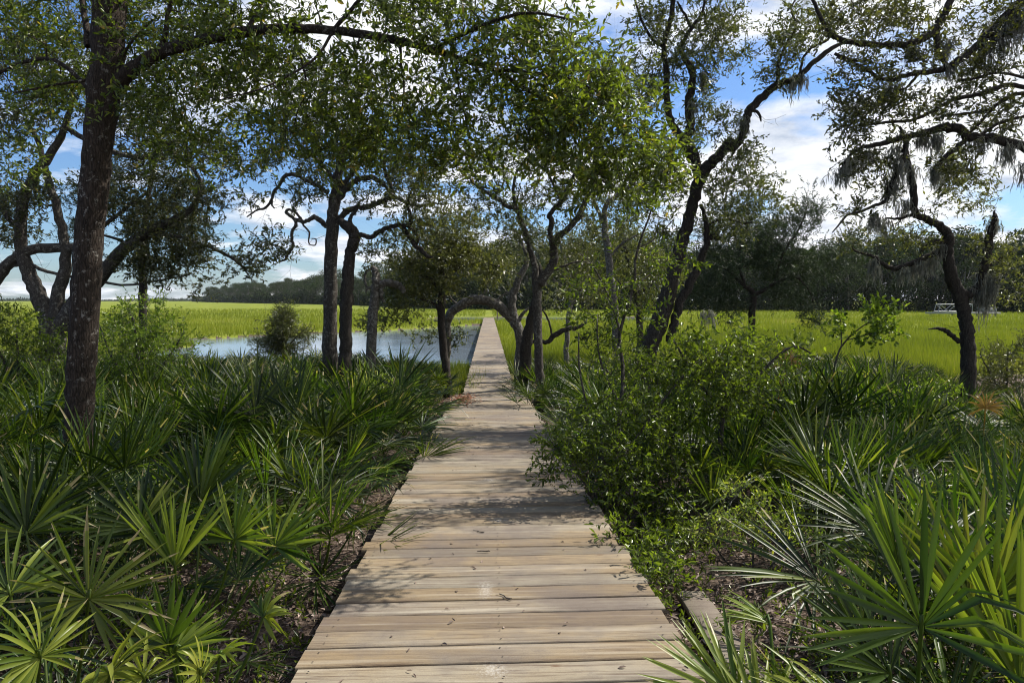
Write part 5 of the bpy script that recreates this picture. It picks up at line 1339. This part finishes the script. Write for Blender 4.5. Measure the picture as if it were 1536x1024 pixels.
# ------------------------------------------------------------------ far treeline
LP = []
for sd in range(6):
    rs = np.random.default_rng(90 + sd); a = Acc()
    H = 1.
    lean = rs.normal(0, .04, 2)
    P = np.array([(0, 0, -.03), (lean[0] * .4, lean[1] * .4, .2), (lean[0], lean[1], .45), (lean[0] * 1.2, lean[1] * 1.4, .7)])
    V_, F_ = tube(crom(P, 3), np.linspace(.022, .008, 10), 6); a.add(V_, F_, .3, 1)
    pf_ = []
    for k in range(rs.integers(10, 15)):
        az = k * 2.4 + rs.uniform(-.4, .4); zz = rs.uniform(.32, .95); rr = (.38 if zz < .8 else .2) * rs.uniform(.25, 1.) * (1.1 - abs(zz - .6))
        c = np.array((math.cos(az) * rr, math.sin(az) * rr, zz)); pf_.append(c)
        s0 = np.array((lean[0] * .8, lean[1] * .8, max(.18, zz - .3)))
        Q = np.array([s0, (s0 + c) / 2 + (0, 0, -.03), c])
        V_, F_ = tube(crom(Q, 2), np.linspace(.009, .003, 5), 4); a.add(V_, F_, .3, 1)
    for c in pf_:
        n = 210
        q_ = nrm(rs.normal(0, 1, (n, 3))) * rs.uniform(.35, 1.05, (n, 1)) ** .6 * rs.uniform(.09, .15) * np.array((1.25, 1.25, .75))
        V_, F_ = leaf_geo(c + q_, rs.normal(0, 1, (n, 3)), q_ * 6 + rs.normal(0, .5, (n, 3)), rs.uniform(.018, .042, n), rs.uniform(.012, .024, n), .1, simple=True)
        a.add(V_, F_, np.repeat(np.clip(rs.normal(.45, .2, n), 0, 1), 2))
        n = 26                                                   # grey moss beards
        q_ = c + rs.normal(0, .06, (n, 3)) - (0, 0, .05)
        V_, F_ = leaf_geo(q_, np.broadcast_to((0, 0, -1.), (n, 3)) + rs.normal(0, .1, (n, 3)), rs.normal(0, 1, (n, 3)), rs.uniform(.03, .07, n), .009, .1, simple=True)
        a.add(V_, F_, .6, 2)
    LP.append(a.mesh('treeline_tree', [M['line'], M['bark_grey'], M['line_moss']]))
# cabbage palm for the skyline
a = Acc(); rs = np.random.default_rng(5)
V_, F_ = tube(np.array([(0, 0, -.03), (.01, 0, .3), (.0, .01, .6), (0, 0, .86)]), [.018, .015, .015, .016], 7); a.add(V_, F_, .3, 1)
for k in range(26):
    az = k * 2.4; ti = math.radians(rs.uniform(15, 135)); dr = np.array((math.cos(az) * math.sin(ti), math.sin(az) * math.sin(ti), math.cos(ti)))
    up = np.array((-math.cos(az) * math.cos(ti), -math.sin(az) * math.cos(ti), math.sin(ti)))
    frond_acc(a, (0, 0, .86), np.array((0, 0, .86)) + dr * .06, dr, up, .10, 10, 220, .2, .5, .012, 0, .4, .003, rs=rs)
CP = a.mesh('cabbage_palm', [M['line'], M['bark_grey']])

lr = random.Random(12)
Dk = ([280, 320, 380, 440, 500, 560, 600, 640, 700, 850, 1000, 1300, 1536, 1750], [1500, 1000, 700, 580, 480, 380, 310, 265, 232, 215, 205, 190, 170, 160])
ntree = 0
for row in range(5):
    px = 315. if row < 3 else 560.
    while px < 1760:
        Dd = float(np.interp(px, *Dk)) * (1 + .055 * row + lr.uniform(-.02, .03))
        x = (px - 768) / F * Dd
        H = lr.uniform(17, 24) if px < 520 else lr.uniform(15.5, 21)
        if row == 0 and px > 520: H *= .8
        if 560 < px < 1000: H *= 1.2
        if px > 1250 and row > 1: H *= 1.08
        if lr.random() < (.10 if px > 560 else .05):
            o = link('cabbage_palm', CP); tag(o, 'cabbage palm with a round fan head standing in the far treeline', 'palm', 'cabbage palms in the far treeline'); s_ = H * .85
        else:
            o = link('treeline_tree', lr.choice(LP)); s_ = H
            if px < 560:
                tag(o, 'hazy grey green oak in the farthest treeline left of the slim oaks', 'tree', 'oaks in the farthest left treeline')
            elif px < 1000:
                tag(o, 'dark mossy oak in the treeline straight behind the end of the boardwalk', 'tree', 'oaks behind the end of the boardwalk')
            else:
                tag(o, 'dark mossy oak in the right treeline across the marsh', 'tree', 'oaks across the right marsh')
        wsc = lr.uniform(.95, 1.25)
        o.location = (x, Dd, gz(x, Dd) - .1); o.scale = (s_ * wsc, s_ * wsc, s_); o.rotation_euler = (0, 0, lr.uniform(0, 6.28))
        ntree += 1
        px += lr.uniform(6., 8.5) / Dd * F
print('treeline', ntree)
# dark brush at the foot of the treeline
n = 150000
pxs = rng.uniform(290, 1750, n); Dd = np.interp(pxs, *Dk) * (.975 + rng.uniform(0, .05, n) + .01 * np.sin(pxs / 17.))
hh = 8.5 * rng.random(n) ** 1.1 * (1 + .35 * np.sin(pxs / 23.) * np.sin(pxs / 7.1))
x_ = (pxs - 768) / F * Dd
C = np.stack([x_, Dd, hh + .1], 1)
V_, F_ = leaf_geo(C, rng.normal(0, 1, (n, 3)), rng.normal(0, 1, (n, 3)), rng.uniform(.3, .8, n) * Dd / 200, rng.uniform(.2, .45, n) * Dd / 200, .1, simple=True)
a = Acc(); a.add(V_, F_, np.repeat(np.clip(rng.normal(.3, .2, n), 0, 1), 2))
tag(a.build('undergrowth', M['line']), 'dark brush along the foot of the far treeline', 'undergrowth', None, 'stuff')
# very far low woods on the horizon at left
n = 5000
pxs = rng.uniform(-60, 330, n); Dd = rng.uniform(1900, 2100, n); C = np.stack([(pxs - 768) / F * Dd, Dd, rng.random(n) * (3 + 3 * np.sin(pxs / 31.))], 1)
V_, F_ = leaf_geo(C, rng.normal(0, 1, (n, 3)), rng.normal(0, 1, (n, 3)), rng.uniform(4, 8, n), rng.uniform(1.5, 3, n), .1, simple=True)
a = Acc(); a.add(V_, F_, .3)
tag(a.build('distant_woods', M['line']), 'thin line of distant woods on the left horizon', 'woods', None, 'stuff')

# ------------------------------------------------------------------ aluminium gangway on the far right shore
M['alu'] = plain('pale_aluminium', (.22, .235, .24), .45, .3, .08, 1)
M['dockwood'] = plain('pale_dock_boards', (.28, .28, .27), .8, 0, .2, 1)
Dg = 128.
gp = at(1392, 474, Dg); gq = at(1476, 470, Dg + 4)
zb = .95
t = thing('dock_gangway', 'pale metal gangway with truss railings on the far shore behind the mossy oak', 'gangway', (gp[0], gp[1], zb))
o0 = np.array((gp[0], gp[1], zb)); dx = gq[0] - gp[0]
a = Acc(); box(a, 0, dx, -.5, .9, -.28, 0.); o = a.build('deck', M['dockwood'], t)
for yy in (-.45, .85):
    a = Acc()
    x0, x1 = dx * .12, dx * .60; hh = 1.35
    seg_ = [((x0, 0), (x0 + .35, hh)), ((x0 + .35, hh), (x1, hh + .05)), ((x1, hh + .05), (x1, 0)), ((x0, .15), (x1, .15))]
    nb_ = 4
    for k in range(nb_):
        xa = x0 + .35 + (x1 - x0 - .35) * k / nb_; xb = x0 + .35 + (x1 - x0 - .35) * (k + 1) / nb_
        seg_.append(((xa, hh) if k % 2 == 0 else (xa, .15), (xb, .15) if k % 2 == 0 else (xb, hh)))
    for (p_, q_) in seg_:
        V_, F_ = tube(np.array([(p_[0], yy, p_[1]), ((p_[0] + q_[0]) / 2, yy, (p_[1] + q_[1]) / 2), (q_[0], yy, q_[1])]), [.06] * 3, 6); a.add(V_, F_)
    a.build('railing', M['alu'], t, None, True)
for xx in (.5, dx * .35, dx * .7, dx - .4):
    a = Acc(); V_, F_ = tube(np.array([(xx, .2, -1.3), (xx, .2, -.6), (xx, .2, -.29)]), [.12] * 3, 7); a.add(V_, F_); a.build('post', M['dockwood'], t, None, True)
a = Acc(); box(a, dx * .72, dx * .97, .0, .6, .004, .75); box(a, dx * .70, dx * .99, -.1, .7, .75, .83); a.build('bench', M['alu'], t)

# ------------------------------------------------------------------ sky, sun, camera
EL, AZ = math.radians(50), math.radians(62)
W = bpy.data.worlds.new('World'); S.world = W; W.use_nodes = True
nt = W.node_tree; nt.nodes.clear(); N = NT(nt)
sky = N.n('ShaderNodeTexSky', sky_type='NISHITA', sun_disc=False, sun_elevation=EL, sun_rotation=AZ, air_density=1.1, dust_density=.6, ozone_density=2.5)
tc = N.n('ShaderNodeTexCoord'); g = tc.outputs['Generated']
sp = N.n('ShaderNodeSeparateXYZ', {0: g})
zc = N.math('ADD', N.math('MAXIMUM', sp.outputs[2], 0.), .16)
cx = N.math('DIVIDE', sp.outputs[0], zc); cy = N.math('DIVIDE', sp.outputs[1], zc)
cv = N.n('ShaderNodeCombineXYZ', {0: cx, 1: cy})
mp = N.n('ShaderNodeMapping', {'Vector': cv.outputs[0], 'Location': (3.4, 1.9, 0)})
n1 = N.n('ShaderNodeTexNoise', {'Vector': mp.outputs[0], 'Scale': 1.15, 'Detail': 9., 'Roughness': .58, 'Distortion': .25})
n2 = N.n('ShaderNodeTexNoise', {'Vector': mp.outputs[0], 'Scale': 3.1, 'Detail': 7., 'Roughness': .6})
# more cloud towards the right
cov = N.math('MULTIPLY_ADD', sp.outputs[0], .16, .0)
den = N.math('ADD', n1.outputs[0], cov)
low = N.math('MULTIPLY', N.ramp(sp.outputs[2], [(.0, 1.), (.22, 0.)]), .02)
fac = N.ramp(N.math('ADD', den, low), [(.455, 0.), (.56, 1.)])
shade = N.ramp(N.math('MULTIPLY_ADD', n2.outputs[0], .7, N.math('MULTIPLY', den, .3)), [(.36, (4.4, 5.2, 6.6)), (.49, (8.2, 8.6, 9.3)), (.60, (10.4, 10.5, 10.6))])
blue = N.mix(1., sky.outputs[0], (.74, .96, 1.28), 'MULTIPLY')
col = N.mix(fac, blue, shade)
bg = N.n('ShaderNodeBackground', {'Color': col, 'Strength': .07})
wo = nt.nodes.new('ShaderNodeOutputWorld'); nt.links.new(bg.outputs[0], wo.inputs[0])

sd = Vector((math.sin(AZ) * math.cos(EL), math.cos(AZ) * math.cos(EL), math.sin(EL)))
L = bpy.data.lights.new('sun', 'SUN'); L.energy = 5.; L.angle = math.radians(.53); L.color = (1., .95, .86)
lo = bpy.data.objects.new('sun', L); COL.objects.link(lo); lo.rotation_mode = 'QUATERNION'; lo.rotation_quaternion = sd.to_track_quat('Z', 'Y')

cam = bpy.data.cameras.new('camera'); cam.sensor_width = 36; cam.lens = F / 1536 * 36; cam.clip_start = .05; cam.clip_end = 9000
co = bpy.data.objects.new('camera', cam); COL.objects.link(co); co.location = (0, 0, E); co.rotation_euler = (PI / 2 - PITCH, 0, 0)
S.camera = co
hm, hnt = new_mat('hazy_air'); HN = NT(hnt)
pv = HN.n('ShaderNodeVolumePrincipled', {'Color': (.86, .92, 1., 1), 'Density': .00004, 'Anisotropy': .2})
ho = hnt.nodes.new('ShaderNodeOutputMaterial'); hnt.links.new(pv.outputs[0], ho.inputs['Volume'])
a = Acc(); box(a, -3400, 3400, -60, 4400, -2.2, 70.)
hz = a.build('haze', hm); hz['kind'] = 'stuff'; hz['label'] = 'thin pale haze softening the far treeline'; hz['category'] = 'haze'

S.view_settings.view_transform = 'Standard'; S.view_settings.look = 'None'; S.view_settings.gamma = 1; S.view_settings.exposure = .70
S.cycles.max_bounces = 6; S.cycles.diffuse_bounces = 3; S.cycles.glossy_bounces = 3; S.cycles.transmission_bounces = 3; S.cycles.transparent_max_bounces = 4
S.cycles.sample_clamp_indirect = 6.
S.cycles.filter_width = 1.05
S.cycles.use_adaptive_sampling = True; S.cycles.adaptive_threshold = .015
